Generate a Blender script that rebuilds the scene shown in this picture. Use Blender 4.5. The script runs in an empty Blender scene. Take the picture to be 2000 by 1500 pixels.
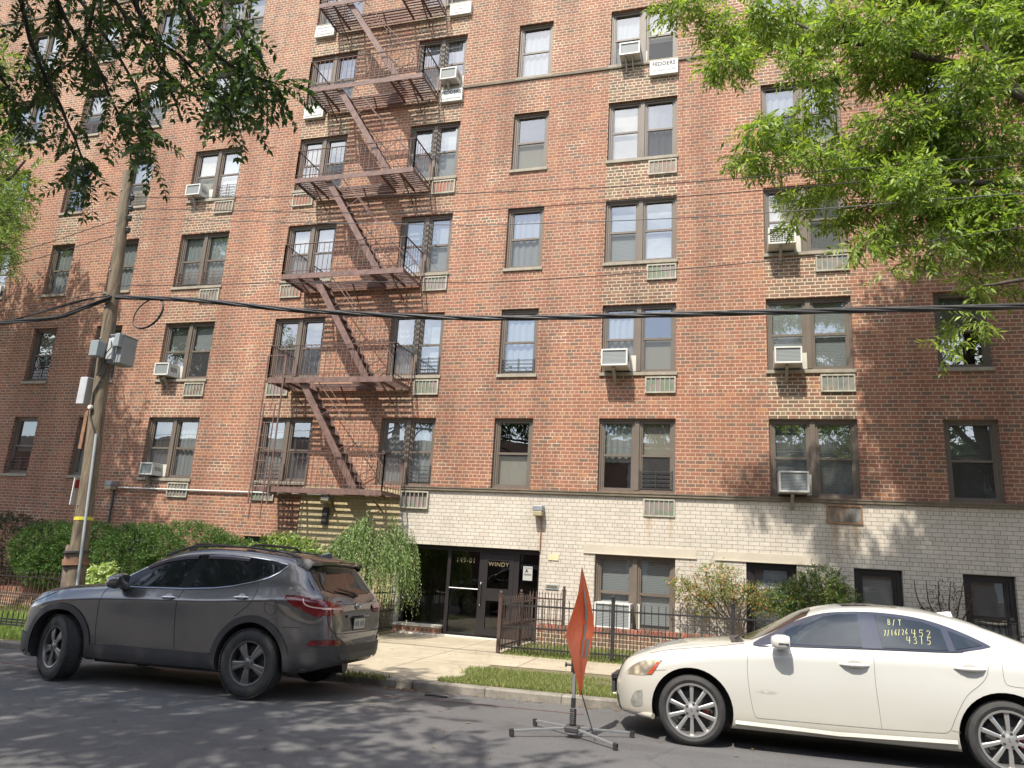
import bpy, bmesh, math, random
import numpy as np
from mathutils import Vector, Matrix
from mathutils.bvhtree import BVHTree
from mathutils.geometry import delaunay_2d_cdt
random.seed(7); RS = np.random.RandomState(11)
R = math.radians
SC = bpy.context.scene
COL = SC.collection

# ---------------------------------------------------------------- camera
YAW, PITCH, ROLL = R(-16.68184), R(13.57286), R(3.38929)
fw = Vector((math.sin(YAW)*math.cos(PITCH), math.cos(YAW)*math.cos(PITCH), math.sin(PITCH)))
rt0 = Vector((math.cos(YAW), -math.sin(YAW), 0)); up0 = rt0.cross(fw)
rt = rt0*math.cos(ROLL)+up0*math.sin(ROLL); up = -rt0*math.sin(ROLL)+up0*math.cos(ROLL)
cd = bpy.data.cameras.new('camera'); cam = bpy.data.objects.new('camera', cd); COL.objects.link(cam)
M = Matrix((rt, up, -fw)).transposed().to_4x4(); M.translation = Vector((0, 0, 1.6)); cam.matrix_world = M
cd.sensor_width = 36; cd.lens = 36*1434.8/2000; cd.clip_end = 600; cd.clip_start = .05
SC.camera = cam

# ---------------------------------------------------------------- sun, sky, exposure
SUND = Vector((.115, .48, -.715)).normalized()          # direction the light travels
sl = bpy.data.lights.new('sun', 'SUN'); sl.energy = 4.1; sl.angle = R(.6); sl.color = (1, .94, .83)
so = bpy.data.objects.new('sun', sl); COL.objects.link(so); so.rotation_euler = SUND.to_track_quat('-Z', 'Y').to_euler()
so.location = (-3, -10, 20)
w = bpy.data.worlds.new('World'); SC.world = w; w.use_nodes = True
nt = w.node_tree; nt.nodes.clear()
out = nt.nodes.new('ShaderNodeOutputWorld'); bg = nt.nodes.new('ShaderNodeBackground')
sky = nt.nodes.new('ShaderNodeTexSky'); sky.sky_type = 'NISHITA'; sky.sun_disc = False
sky.sun_elevation = math.asin(-SUND.z); sky.sun_rotation = math.atan2(-SUND.x, -SUND.y); sky.dust_density = 1.5
tc = nt.nodes.new('ShaderNodeTexCoord'); sep = nt.nodes.new('ShaderNodeMapping'); sep.inputs['Scale'].default_value = (1.6, 1.6, 4.2)
cn = nt.nodes.new('ShaderNodeTexNoise'); cn.inputs['Scale'].default_value = 1.7; cn.inputs['Detail'].default_value = 7; cn.inputs['Roughness'].default_value = .55
cr = nt.nodes.new('ShaderNodeValToRGB'); cr.color_ramp.elements[0].position = .47; cr.color_ramp.elements[1].position = .66
mx = nt.nodes.new('ShaderNodeMix'); mx.data_type = 'RGBA'; mx.inputs['B'].default_value = (11.5, 11.8, 12.2, 1)
nt.links.new(tc.outputs['Generated'], sep.inputs['Vector']); nt.links.new(sep.outputs[0], cn.inputs['Vector'])
nt.links.new(cn.outputs['Fac'], cr.inputs['Fac']); nt.links.new(cr.outputs['Color'], mx.inputs['Factor'])
nt.links.new(sky.outputs[0], mx.inputs['A']); nt.links.new(mx.outputs['Result'], bg.inputs['Color'])
bg.inputs['Strength'].default_value = .145; nt.links.new(bg.outputs[0], out.inputs[0])
SC.view_settings.view_transform = 'Standard'; SC.view_settings.look = 'None'
SC.view_settings.exposure = .71; SC.view_settings.gamma = 1
SC.render.engine = 'CYCLES'
try:
    SC.cycles.max_bounces = 8; SC.cycles.transparent_max_bounces = 16; SC.cycles.diffuse_bounces = 3
    SC.cycles.sample_clamp_indirect = 6; SC.cycles.caustics_reflective = False; SC.cycles.caustics_refractive = False
except Exception: pass

# ---------------------------------------------------------------- helpers
def gz(x, y=10.0):
    x = max(-60, min(60, x)); b = .012*x
    if y >= 9.78: return b + .03
    if y > 7.9: return b - .035*(min(y, 9.62)-7.9)
    if y > 0: return b
    return b
class NT:
    def __init__(s, name):
        s.m = bpy.data.materials.new(name); s.m.use_nodes = True; s.t = s.m.node_tree; s.t.nodes.clear()
        s.o = s.t.nodes.new('ShaderNodeOutputMaterial')
    def n(s, k, **kw):
        nd = s.t.nodes.new('ShaderNode'+k)
        for a, b in kw.items():
            if a.startswith('i_'): nd.inputs[a[2:].replace('_', ' ')].default_value = b
            else: setattr(nd, a, b)
        return nd
    def l(s, a, b): s.t.links.new(a, b)
    def ramp(s, fac, stops, interp='LINEAR'):
        r = s.n('ValToRGB'); r.color_ramp.interpolation = interp
        e = r.color_ramp.elements
        while len(e) < len(stops): e.new(.5)
        for q, (p, c) in zip(e, stops): q.position = p; q.color = tuple(c)+((1,) if len(c) == 3 else ())
        s.l(fac, r.inputs['Fac']); return r.outputs['Color']
    def mix(s, f, a, b, mode='MIX'):
        m = s.n('Mix'); m.data_type = 'RGBA'; m.blend_type = mode
        for v, k in ((f, 'Factor'), (a, 'A'), (b, 'B')):
            if hasattr(v, 'links') or hasattr(v, 'is_linked'): s.l(v, m.inputs[k])
            elif k == 'Factor': m.inputs[k].default_value = v
            else: m.inputs[k].default_value = tuple(v)+((1,) if len(v) == 3 else ())
        return m.outputs['Result']
    def math(s, op, a, b=0.0, clamp=False):
        m = s.n('Math'); m.operation = op; m.use_clamp = clamp
        for i, v in enumerate((a, b)):
            if hasattr(v, 'is_linked'): s.l(v, m.inputs[i])
            else: m.inputs[i].default_value = v
        return m.outputs[0]
    def coord(s, kind='Object', scale=None):
        t = s.n('TexCoord').outputs[kind]
        if scale:
            mp = s.n('Mapping'); mp.inputs['Scale'].default_value = scale if hasattr(scale, '__len__') else (scale,)*3
            s.l(t, mp.inputs['Vector']); t = mp.outputs[0]
        return t
    def noise(s, vec, scale, detail=4, rough=.55, dist=0):
        n = s.n('TexNoise'); n.inputs['Scale'].default_value = scale; n.inputs['Detail'].default_value = detail
        n.inputs['Roughness'].default_value = rough; n.inputs['Distortion'].default_value = dist
        s.l(vec, n.inputs['Vector']); return n.outputs['Fac']
    def bsdf(s, color, rough=.6, metal=0, bump=None, bs=.3, bd=.01, **kw):
        b = s.n('BsdfPrincipled')
        for v, k in ((color, 'Base Color'), (rough, 'Roughness'), (metal, 'Metallic')):
            if hasattr(v, 'is_linked'): s.l(v, b.inputs[k])
            elif k == 'Base Color': b.inputs[k].default_value = tuple(v)+(1,)
            else: b.inputs[k].default_value = v
        for k, v in kw.items():
            if hasattr(v, 'is_linked'): s.l(v, b.inputs[k.replace('_', ' ')])
            else: b.inputs[k.replace('_', ' ')].default_value = v
        if bump is not None:
            bp = s.n('Bump'); bp.inputs['Strength'].default_value = bs; bp.inputs['Distance'].default_value = bd
            s.l(bump, bp.inputs['Height']); s.l(bp.outputs[0], b.inputs['Normal'])
        s.l(b.outputs[0], s.o.inputs[0]); return b
MAT = {}
def simple(name, col, rough=.6, metal=0, var=.25, scale=6, bump=.15, **kw):
    if name in MAT: return MAT[name]
    s = NT(name); v = s.coord('Object'); f = s.noise(v, scale, 6, .65)
    lo = tuple(c*(1-var) for c in col); hi = tuple(min(1, c*(1+var)) for c in col)
    c = s.ramp(f, [(.3, lo), (.7, hi)]); f2 = s.noise(v, scale*9, 3)
    s.bsdf(c, rough, metal, f2, bump, .004, **kw); MAT[name] = s.m; return s.m

def link(name, me, parent=None):
    o = bpy.data.objects.new(name, me); COL.objects.link(o)
    if parent is not None: o.parent = parent
    return o
def tag(o, label=None, cat=None, group=None, kind=None):
    if label: o['label'] = label
    if cat: o['category'] = cat
    if group: o['group'] = group
    if kind: o['kind'] = kind
    return o
def empty(name, loc=(0, 0, 0), rot=(0, 0, 0), **kw):
    o = bpy.data.objects.new(name, None); COL.objects.link(o); o.location = loc; o.rotation_euler = rot
    o.empty_display_size = .2
    return tag(o, **kw)

class MB:
    def __init__(s): s.v = []; s.f = []; s.mi = []; s.k = 0
    def add(s, vs, fs, k=None):
        b = len(s.v); s.v += [tuple(p) for p in vs]; s.f += [tuple(i+b for i in f) for f in fs]
        s.mi += [s.k if k is None else k]*len(fs); return s
    def box(s, x0, y0, z0, x1, y1, z1, k=None, M=None):
        vs = [Vector(p) for p in ((x0,y0,z0),(x1,y0,z0),(x1,y1,z0),(x0,y1,z0),(x0,y0,z1),(x1,y0,z1),(x1,y1,z1),(x0,y1,z1))]
        if M is not None: vs = [M @ p for p in vs]
        return s.add(vs, [(0,3,2,1),(4,5,6,7),(0,1,5,4),(1,2,6,5),(2,3,7,6),(3,0,4,7)], k)
    def quad(s, a, b, c, d, k=None): return s.add([a, b, c, d], [(0, 1, 2, 3)], k)
    def bar(s, a, b, w, h=None, k=None, upv=(0, 0, 1)):
        a, b = Vector(a), Vector(b); h = h or w; d = (b-a).normalized(); u = Vector(upv)
        if abs(d.dot(u)) > .95: u = Vector((0, 1, 0))
        sd = d.cross(u).normalized()*w/2; uu = sd.cross(d).normalized()*h/2
        vs = [a-sd-uu, a+sd-uu, a+sd+uu, a-sd+uu, b-sd-uu, b+sd-uu, b+sd+uu, b-sd+uu]
        return s.add(vs, [(0,3,2,1),(4,5,6,7),(0,1,5,4),(1,2,6,5),(2,3,7,6),(3,0,4,7)], k)
    def tube(s, pts, r, n=8, k=None, cap=True):
        pts = [Vector(p) for p in pts]; rs = r if hasattr(r, '__len__') else [r]*len(pts); vs = []; fs = []
        ref = Vector((0, 0, 1))
        for i, p in enumerate(pts):
            d = (pts[min(i+1, len(pts)-1)]-pts[max(i-1, 0)]).normalized()
            if abs(d.dot(ref)) > .97: ref = Vector((1, 0, 0)) if abs(d.x) < .9 else Vector((0, 1, 0))
            sd = d.cross(ref).normalized(); ref = sd.cross(d).normalized()
            for j in range(n):
                a = 2*math.pi*j/n; vs.append(p+(sd*math.cos(a)+ref*math.sin(a))*rs[i])
        for i in range(len(pts)-1):
            for j in range(n): fs.append((i*n+j, i*n+(j+1) % n, (i+1)*n+(j+1) % n, (i+1)*n+j))
        if cap: fs.append(tuple(range(n-1, -1, -1))); fs.append(tuple((len(pts)-1)*n+j for j in range(n)))
        return s.add(vs, fs, k)
    def lathe(s, prof, M=None, n=32, k=None):         # prof: (radius, axial) about local Y
        vs = []; fs = []
        for r, a in prof:
            for j in range(n):
                t = 2*math.pi*j/n; p = Vector((r*math.cos(t), a, r*math.sin(t))); vs.append(M @ p if M is not None else p)
        for i in range(len(prof)-1):
            for j in range(n): fs.append((i*n+j, i*n+(j+1) % n, (i+1)*n+(j+1) % n, (i+1)*n+j))
        return s.add(vs, fs, k)
    def build(s, name, mats, parent=None, smooth=None, bevel=0):
        me = bpy.data.meshes.new(name); me.from_pydata(s.v, [], s.f)
        mats = mats if isinstance(mats, (list, tuple)) else [mats]
        for m in mats: me.materials.append(m)
        if len(mats) > 1: me.polygons.foreach_set('material_index', s.mi)
        if smooth is not None:
            me.polygons.foreach_set('use_smooth', [True]*len(s.f))
            bm = bmesh.new(); bm.from_mesh(me); bmesh.ops.remove_doubles(bm, verts=bm.verts, dist=1e-5)
            bmesh.ops.recalc_face_normals(bm, faces=bm.faces); bm.to_mesh(me); bm.free()
            if smooth: me.set_sharp_from_angle(angle=R(smooth))
        me.update()
        o = link(name, me, parent)
        if bevel:
            md = o.modifiers.new('bevel', 'BEVEL'); md.width = bevel; md.segments = 2; md.limit_method = 'ANGLE'
        return o
def pchip(xs, ys):
    xs = np.array(xs, float); ys = np.array(ys, float); h = np.diff(xs); d = np.diff(ys)/h; m = np.zeros(len(xs))
    for i in range(1, len(xs)-1):
        if d[i-1]*d[i] > 0:
            w1 = 2*h[i]+h[i-1]; w2 = h[i]+2*h[i-1]; m[i] = (w1+w2)/(w1/d[i-1]+w2/d[i])
    m[0] = d[0]; m[-1] = d[-1]
    def f(x):
        x = min(max(x, xs[0]), xs[-1]); i = min(max(int(np.searchsorted(xs, x)-1), 0), len(xs)-2)
        t = (x-xs[i])/h[i]; t2 = t*t; t3 = t2*t
        return float((2*t3-3*t2+1)*ys[i]+(t3-2*t2+t)*h[i]*m[i]+(-2*t3+3*t2)*ys[i+1]+(t3-t2)*h[i]*m[i+1])
    return f
def txt(body, size, mat, parent, M, name='lettering', ext=.001, bold=0, sx=1):
    c = bpy.data.curves.new(name, 'FONT'); c.body = body; c.size = size; c.space_character = 1.12; c.extrude = ext; c.align_x = 'CENTER'; c.align_y = 'CENTER'; c.offset = bold
    o = bpy.data.objects.new(name, c); COL.objects.link(o)
    dg = bpy.context.evaluated_depsgraph_get(); me = bpy.data.meshes.new_from_object(o.evaluated_get(dg))
    bpy.data.objects.remove(o); me.transform(M @ Matrix.Diagonal((sx, 1, 1, 1))); me.materials.clear(); me.materials.append(mat)
    return link(name, me, parent)
FACE = Matrix.Rotation(R(90), 4, 'X')                       # text plane facing -Y

# ---------------------------------------------------------------- materials
def brick(name, pal, mortar, patchpal=None, patchmortar=None, bumpd=.006, warm=None, msize=.0105, dirt=.16, stains=None):
    s = NT(name); co = s.coord('Object'); sx = s.n('SeparateXYZ'); s.l(co, sx.inputs[0])
    geo = s.n('NewGeometry'); sn = s.n('SeparateXYZ'); s.l(geo.outputs['Normal'], sn.inputs[0])
    side = s.math('GREATER_THAN', s.math('ABSOLUTE', sn.outputs[0]), .7)
    u = s.math('ADD', s.math('MULTIPLY', sx.outputs[0], s.math('SUBTRACT', 1.0, side)), s.math('MULTIPLY', sx.outputs[1], side))
    cb = s.n('CombineXYZ'); s.l(u, cb.inputs[0]); s.l(sx.outputs[2], cb.inputs[1])
    wob = s.n('TexNoise'); wob.inputs['Scale'].default_value = 9; s.l(cb.outputs[0], wob.inputs['Vector'])
    va = s.n('VectorMath'); va.operation = 'MULTIPLY_ADD'; s.l(wob.outputs['Color'], va.inputs[0]); va.inputs[1].default_value = (.008, .006, 0); s.l(cb.outputs[0], va.inputs[2])
    b = s.n('TexBrick'); b.offset = .5; b.offset_frequency = 2; b.squash = .5; b.squash_frequency = 6
    b.inputs['Color1'].default_value = (0, 0, 0, 1); b.inputs['Color2'].default_value = (1, 1, 1, 1)
    b.inputs['Scale'].default_value = 1; b.inputs['Mortar Size'].default_value = msize; b.inputs['Mortar Smooth'].default_value = .25
    b.inputs['Brick Width'].default_value = .208; b.inputs['Row Height'].default_value = .0813; b.inputs['Bias'].default_value = 0
    b.inputs['Mortar'].default_value = (.5, .5, .5, 1); s.l(va.outputs[0], b.inputs['Vector'])
    fine = s.noise(co, 60, 5, .7); big = s.noise(co, .35, 5, .6); mid = s.noise(co, 3, 5, .6)
    c = s.ramp(b.outputs['Color'], pal)
    mc = s.mix(big, tuple(x*.85 for x in mortar), tuple(min(1, x*1.12) for x in mortar))
    at = s.n('Attribute'); at.attribute_name = 'patch'
    pf = s.math('MULTIPLY', at.outputs['Fac'], s.ramp(s.math('ADD', mid, s.math('MULTIPLY', big, .4)), [(.50, (.1,)*3), (.66, (1,)*3)]))
    if patchpal:
        c = s.mix(pf, c, s.ramp(b.outputs['Color'], patchpal)); mc = s.mix(pf, mc, patchmortar)
    c = s.mix(s.math('MULTIPLY', fine, .35), c, tuple(x*.6 for x in pal[1][1]))
    wr = s.math('MULTIPLY', s.ramp(mid, [(.35, (0,)*3), (.75, (1,)*3)]), dirt)
    c = s.mix(wr, c, tuple(x*.55+.05 for x in mortar))
    if patchpal:
        org = s.ramp(s.noise(s.coord('Object', (.55, 1, 1.4)), .9, 4, .6), [(.5, (0,)*3), (.68, (1,)*3)]); c = s.mix(s.math('MULTIPLY', org, .35), c, s.mix(1, c, (1.35, 1.15, .95), 'MULTIPLY'))
        rp = s.ramp(s.noise(s.coord('Object', (.7, 1, 1.1)), 1.15, 5, .65), [(.60, (0,)*3), (.63, (1,)*3)]); mc = s.mix(s.math('MULTIPLY', rp, .8), mc, patchmortar)
    col = s.mix(b.outputs['Fac'], c, mc)
    grime = s.ramp(s.noise(s.coord('Object', (1.5, 1, .25)), .8, 5), [(.3, (.70, .68, .68)), (.5, (.94, .93, .93)), (.65, (1.04, 1.03, 1.02))])
    col = s.mix(1 if patchpal else .35, col, grime, 'MULTIPLY')
    stk = s.ramp(s.noise(s.coord('Object', (7, 1, .22)), 1.6, 4, .6), [(.38, (.80, .79, .77)), (.55, (1, 1, 1))]); col = s.mix(.6 if patchpal else .25, col, s.mix(1, col, stk, 'MULTIPLY'))
    for (xc, hw, zt_, zb_) in (stains or []):
        ax = s.math('SUBTRACT', 1.0, s.math('DIVIDE', s.math('ABSOLUTE', s.math('SUBTRACT', sx.outputs[0], xc)), hw), True)
        az = s.math('MULTIPLY', s.math('DIVIDE', s.math('SUBTRACT', sx.outputs[2], zb_), zt_-zb_, True), s.math('LESS_THAN', sx.outputs[2], zt_))
        col = s.mix(s.math('MULTIPLY', s.math('MULTIPLY', ax, az), s.math('MULTIPLY', s.noise(s.coord('Object', (9, 1, 1)), 2, 4, .7), 1.3), True), col, (.33, .20, .09))
    h = s.math('SUBTRACT', s.math('MULTIPLY', fine, .25), b.outputs['Fac'])
    s.bsdf(col, .85, 0, h, .7, bumpd); MAT[name] = s.m; return s.m
red = brick('red_brick', [(0, (.16, .115, .09)), (.10, (.20, .125, .09)), (.2, (.27, .12, .078)), (.55, (.305, .124, .08)), (.80, (.35, .14, .085)), (.93, (.28, .175, .125)), (1, (.44, .20, .09))], (.51, .335, .225),
            [(0, (.12, .10, .075)), (.3, (.18, .125, .085)), (.6, (.25, .12, .08)), (1, (.27, .21, .13))], (.62, .52, .38))
cream = brick('cream_brick', [(0, (.54, .49, .415)), (.3, (.60, .545, .465)), (.6, (.63, .575, .495)), (1, (.58, .505, .43))], (.22, .20, .165), msize=.0045, dirt=.12, stains=[(-1.58, .10, 2.7, 1.9), (-1.12, .08, 2.7, 2.0), (2.05, .12, 2.66, 1.7), (2.42, .10, 2.66, 2.0), (2.25, .06, 2.66, 1.3)])
yellow = brick('sunlit_cream_brick', [(0, (.52, .42, .23)), (.5, (.58, .47, .27)), (.8, (.60, .50, .31)), (1, (.55, .44, .26))], (.21, .18, .12), msize=.0045, dirt=.15)  # cream brick again, with the warmth of the sun put into its colours
planter = brick('planter_brick', [(0, (.13, .095, .065)), (.35, (.19, .12, .08)), (.7, (.24, .11, .07)), (1, (.30, .13, .08))], (.50, .42, .30), msize=.009)
s = NT('concrete'); co = s.coord('Object'); a = s.noise(co, 1.1, 6, .65); f = s.noise(co, 90, 4, .7)
c = s.ramp(a, [(.3, (.38, .325, .23)), (.55, (.47, .405, .295)), (.75, (.52, .455, .335))])
jx = s.n('TexBrick'); jx.offset = 0; jx.inputs['Color1'].default_value = (1, 1, 1, 1); jx.inputs['Color2'].default_value = (.9, .9, .9, 1); jx.inputs['Mortar'].default_value = (.35, .32, .3, 1)
jx.inputs['Scale'].default_value = 1; jx.inputs['Brick Width'].default_value = 1.6; jx.inputs['Row Height'].default_value = 1.45; jx.inputs['Mortar Size'].default_value = .012; s.l(co, jx.inputs['Vector'])
c = s.mix(1, c, jx.outputs['Color'], 'MULTIPLY'); c = s.mix(s.math('MULTIPLY', f, .25), c, (.2, .18, .15))
gv = s.n('TexVoronoi'); gv.inputs['Scale'].default_value = 5; s.l(co, gv.inputs['Vector']); c = s.mix(s.math('MULTIPLY', s.ramp(gv.outputs['Distance'], [(.05, (1,)*3), (.075, (0,)*3)]), .45), c, (.12, .11, .10))
st2 = s.ramp(s.noise(co, 2.6, 6, .7, .4), [(.5, (0,)*3), (.66, (1,)*3)]); c = s.mix(s.math('MULTIPLY', st2, .4), c, (.24, .205, .155)); s.bsdf(c, .9, 0, f, .3, .004); concrete = s.m
s = NT('asphalt'); co = s.coord('Object'); a = s.noise(co, .6, 6, .6); f = s.noise(co, 85, 4, .85); st = s.noise(s.coord('Object', (.25, 1.6, 1)), 1.3, 5)
c = s.ramp(a, [(.3, (.066, .065, .069)), (.7, (.108, .105, .105))]); c = s.mix(s.math('MULTIPLY', s.ramp(f, [(.42, (0,)*3), (.68, (1,)*3)]), .5), c, (.24, .23, .22))
c = s.mix(s.ramp(st, [(.55, (0,)*3), (.72, (.5,)*3)]), c, (.055, .054, .055))
vo = s.n('TexVoronoi'); vo.feature = 'DISTANCE_TO_EDGE'; vo.inputs['Scale'].default_value = .33; wv = s.n('TexNoise'); wv.inputs['Scale'].default_value = 1.5; s.l(co, wv.inputs['Vector'])
vm = s.n('VectorMath'); vm.operation = 'MULTIPLY_ADD'; s.l(wv.outputs['Color'], vm.inputs[0]); vm.inputs[1].default_value = (.9, .9, 0); s.l(co, vm.inputs[2]); s.l(vm.outputs[0], vo.inputs['Vector'])
ck = s.ramp(vo.outputs['Distance'], [(.0, (1,)*3), (.006, (0,)*3)]); c = s.mix(s.math('MULTIPLY', ck, .4), c, (.04, .04, .04)); oil = s.ramp(s.noise(co, 1.7, 3, .5), [(.62, (0,)*3), (.70, (1,)*3)]); c = s.mix(s.math('MULTIPLY', oil, .35), c, (.045, .043, .043))
s.bsdf(c, .88, 0, f, .45, .005); asphalt = s.m
s = NT('soil'); co = s.coord('Object'); a = s.noise(co, 6, 8, .7)
s.bsdf(s.ramp(a, [(.35, (.10, .10, .045)), (.5, (.15, .13, .07)), (.7, (.22, .17, .11))]), .95, 0, a, .6, .03); soil = s.m
def leafmat(name, c0, c1, c2, trans=.35, rough=.45, pm=.5):
    s = NT(name); g = s.n('NewGeometry'); col = s.ramp(g.outputs['Random Per Island'], [(0, c0), (pm, c1), (1, c2)])
    b = s.n('BsdfPrincipled'); b.inputs['Roughness'].default_value = rough; s.l(col, b.inputs['Base Color']); b.inputs['Specular IOR Level'].default_value = .35
    t = s.n('BsdfTranslucent'); tcn = s.mix(1, col, (1.5, 1.6, .55), 'MULTIPLY'); s.l(tcn, t.inputs['Color'])
    m = s.n('MixShader'); m.inputs[0].default_value = trans; s.l(b.outputs[0], m.inputs[1]); s.l(t.outputs[0], m.inputs[2]); s.l(m.outputs[0], s.o.inputs[0]); return s.m
L_bright = leafmat('bright_leaf', (.10, .16, .04), (.21, .30, .07), (.37, .44, .13), .42)
L_dark = leafmat('dark_leaf', (.03, .06, .025), (.05, .095, .033), (.09, .15, .045), .28)
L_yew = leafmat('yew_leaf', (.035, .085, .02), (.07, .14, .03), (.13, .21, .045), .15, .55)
L_yewd = leafmat('shaded_yew_leaf', (.012, .03, .014), (.02, .045, .02), (.035, .06, .025), .1, .55)  # yew leaf colours darkened to paint in the shade over this bush
L_lime = leafmat('lime_leaf', (.11, .18, .045), (.19, .27, .07), (.30, .37, .13), .3)
L_weep = leafmat('weeping_leaf', (.10, .17, .055), (.17, .25, .08), (.27, .34, .14), .25)
L_fall = leafmat('orange_green_leaf', (.10, .16, .04), (.20, .27, .08), (.60, .17, .07), .3, pm=.66); L_round = leafmat('round_shrub_leaf', (.06, .11, .03), (.15, .22, .06), (.36, .26, .10), .25, pm=.8)
L_grass = leafmat('grass_blade', (.11, .15, .045), (.20, .25, .075), (.36, .34, .15), .3, .7)
L_pale = leafmat('pale_leaf', (.22, .3, .1), (.33, .42, .17), (.45, .5, .25), .3)
bark = simple('bark', (.07, .055, .042), .95, 0, .5, 14, .8)
frame_m = simple('brown_window_metal', (.135, .108, .085), .5, 0, .12, 3, .05)
sill_m = simple('sill_stone', (.30, .265, .21), .85, 0, .2, 5, .3)
iron = simple('brown_iron_paint', (.15, .088, .072), .6, 0, .4, 8, .2)
blackiron = simple('black_iron_paint', (.022, .021, .022), .5, 0, .3, 8, .2)
brownfence = simple('brown_fence_paint', (.075, .045, .038), .5, 0, .3, 8, .2)
whitep = simple('white_enamel', (.60, .59, .555), .4, 0, .06, 3, .03)
greyp = simple('grey_enamel', (.36, .39, .40), .45, 0, .1, 3, .05)
darkgrey = simple('dark_plastic', (.045, .045, .047), .5, 0, .1, 5, .05)
rubber = simple('rubber', (.022, .021, .021), .8, 0, .15, 8, .15)
steel = simple('galvanised_steel', (.5, .5, .5), .38, .8, .12, 10, .1)
aluminium = simple('alloy', (.62, .61, .59), .33, .85, .05, 3, .02)
chrome = simple('chrome', (.75, .75, .75), .12, 1, .02, 3, 0)
interior = simple('dark_room_shade', (.05, .045, .04), .9, 0, .4, 1.2, 0)
ink = simple('black_ink', (.02, .02, .025), .6, 0, .05, 3, 0)
# ---------------------------------------------------------------- ground
def sheet(name, x0, x1, y0, y1, off, mat, nx=24, ny=6, kind='structure', fz=gz):
    mb = MB(); xs = np.linspace(x0, x1, nx+1); ys = np.linspace(y0, y1, ny+1)
    for y in ys:
        for x in xs: mb.v.append((x, y, fz(x, y)+off))
    for j in range(ny):
        for i in range(nx): a = j*(nx+1)+i; mb.f.append((a, a+1, a+nx+2, a+nx+1)); mb.mi.append(0)
    return tag(mb.build(name, mat), kind=kind)
sheet('ground', -300, 300, -300, 300, -.35, soil, 40, 40, fz=lambda x, y: .012*max(-60, min(60, x)))
sheet('road', -70, 70, -2.2, 9.62, 0, asphalt, 60, 60)
CY = 9.62
curbm = simple('curb_stone', (.21, .19, .16), .9, 0, .45, 4, 1.0)
mb = MB(); xs = np.linspace(-70, 70, 141)
for i in range(140):
    a, b = xs[i], xs[i+1]-.008; za, zb = gz(a)+.012, gz(b)+.012
    mb.add([(a, CY, za-.3), (b, CY, zb-.3), (b, CY, zb-.015), (a, CY, za-.015), (b, CY+.015, zb), (a, CY+.015, za), (b, CY+.17, zb), (a, CY+.17, za)], [(0, 1, 2, 3), (3, 2, 4, 5), (5, 4, 6, 7)])
tag(mb.build('curb', curbm), kind='structure')
mb = MB()
for i in range(140):
    a, b = xs[i], xs[i+1]-.008; z = gz(a)+.1
    mb.box(a, -2.35, z-.4, b, -2.2, z)
tag(mb.build('curb', curbm), kind='structure')
sheet('pavement', -70, 70, 11.85, 13.35, .006, concrete, 60, 4)
sheet('pavement', -70, 70, -6, -2.35, .1, concrete, 60, 4)
sheet('path', -7.15, -3.62, 9.78, 11.85, .004, concrete, 6, 4)
sheet('path', -7.0, -3.98, 13.35, 15.9, .004, concrete, 6, 4)
sheet('verge', -70, -7.15, 9.78, 11.85, 0, soil, 40, 4)
sheet('verge', -3.62, 70, 9.78, 11.85, 0, soil, 40, 4)
sheet('lawn', -70, -7.0, 13.35, 15.9, 0, soil, 40, 4)
sheet('lawn', -3.98, 70, 13.35, 15.9, 0, soil, 40, 4)
# threshold slab in front of the doors
th = MB(); th.box(-7.0, 15.62, gz(-6)-.1, -4.02, 15.9, gz(-6)+.02)
tag(th.build('entrance_threshold', simple('pale_stone', (.62, .58, .5), .8, 0, .1, 4, .2), bevel=.006), 'long pale stone threshold slab in front of the dark glass entrance', 'threshold')
# road paint: faint red utility lines and yellow centre line
redp = simple('faded_red_spray', (.17, .09, .08), .9, 0, .3, 9, .1); yelp = simple('yellow_road_paint', (.5, .33, .05), .8, 0, .2, 9, .2)
def ribbon(name, pts, w, mat, off=.004):
    mb = MB(); P = []
    for k in range(len(pts)-1):
        for t in np.linspace(0, 1, 9)[:-1]: P.append((pts[k][0]*(1-t)+pts[k+1][0]*t, pts[k][1]*(1-t)+pts[k+1][1]*t))
    P.append(pts[-1]); vs = []
    for i, (x, y) in enumerate(P):
        q = P[min(i+1, len(P)-1)]; p = P[max(i-1, 0)]; d = Vector((q[0]-p[0], q[1]-p[1])).normalized(); n = Vector((-d.y, d.x))*w/2*(1+.15*math.sin(i*2.3))
        vs += [(x+n.x, y+n.y, gz(x+n.x, y+n.y)+off), (x-n.x, y-n.y, gz(x-n.x, y-n.y)+off)]
    mb.add(vs, [(2*i, 2*i+1, 2*i+3, 2*i+2) for i in range(len(P)-1)]); return tag(mb.build(name, mat), kind='structure')
ribbon('road_marking', [(-12, 8.15), (-9, 8.3), (-6.5, 8.55), (-3, 8.95), (-1.6, 9.0)], .035, redp)
ribbon('road_marking', [(-6.0, 4.55), (-4.5, 4.55)], .10, yelp)

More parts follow.
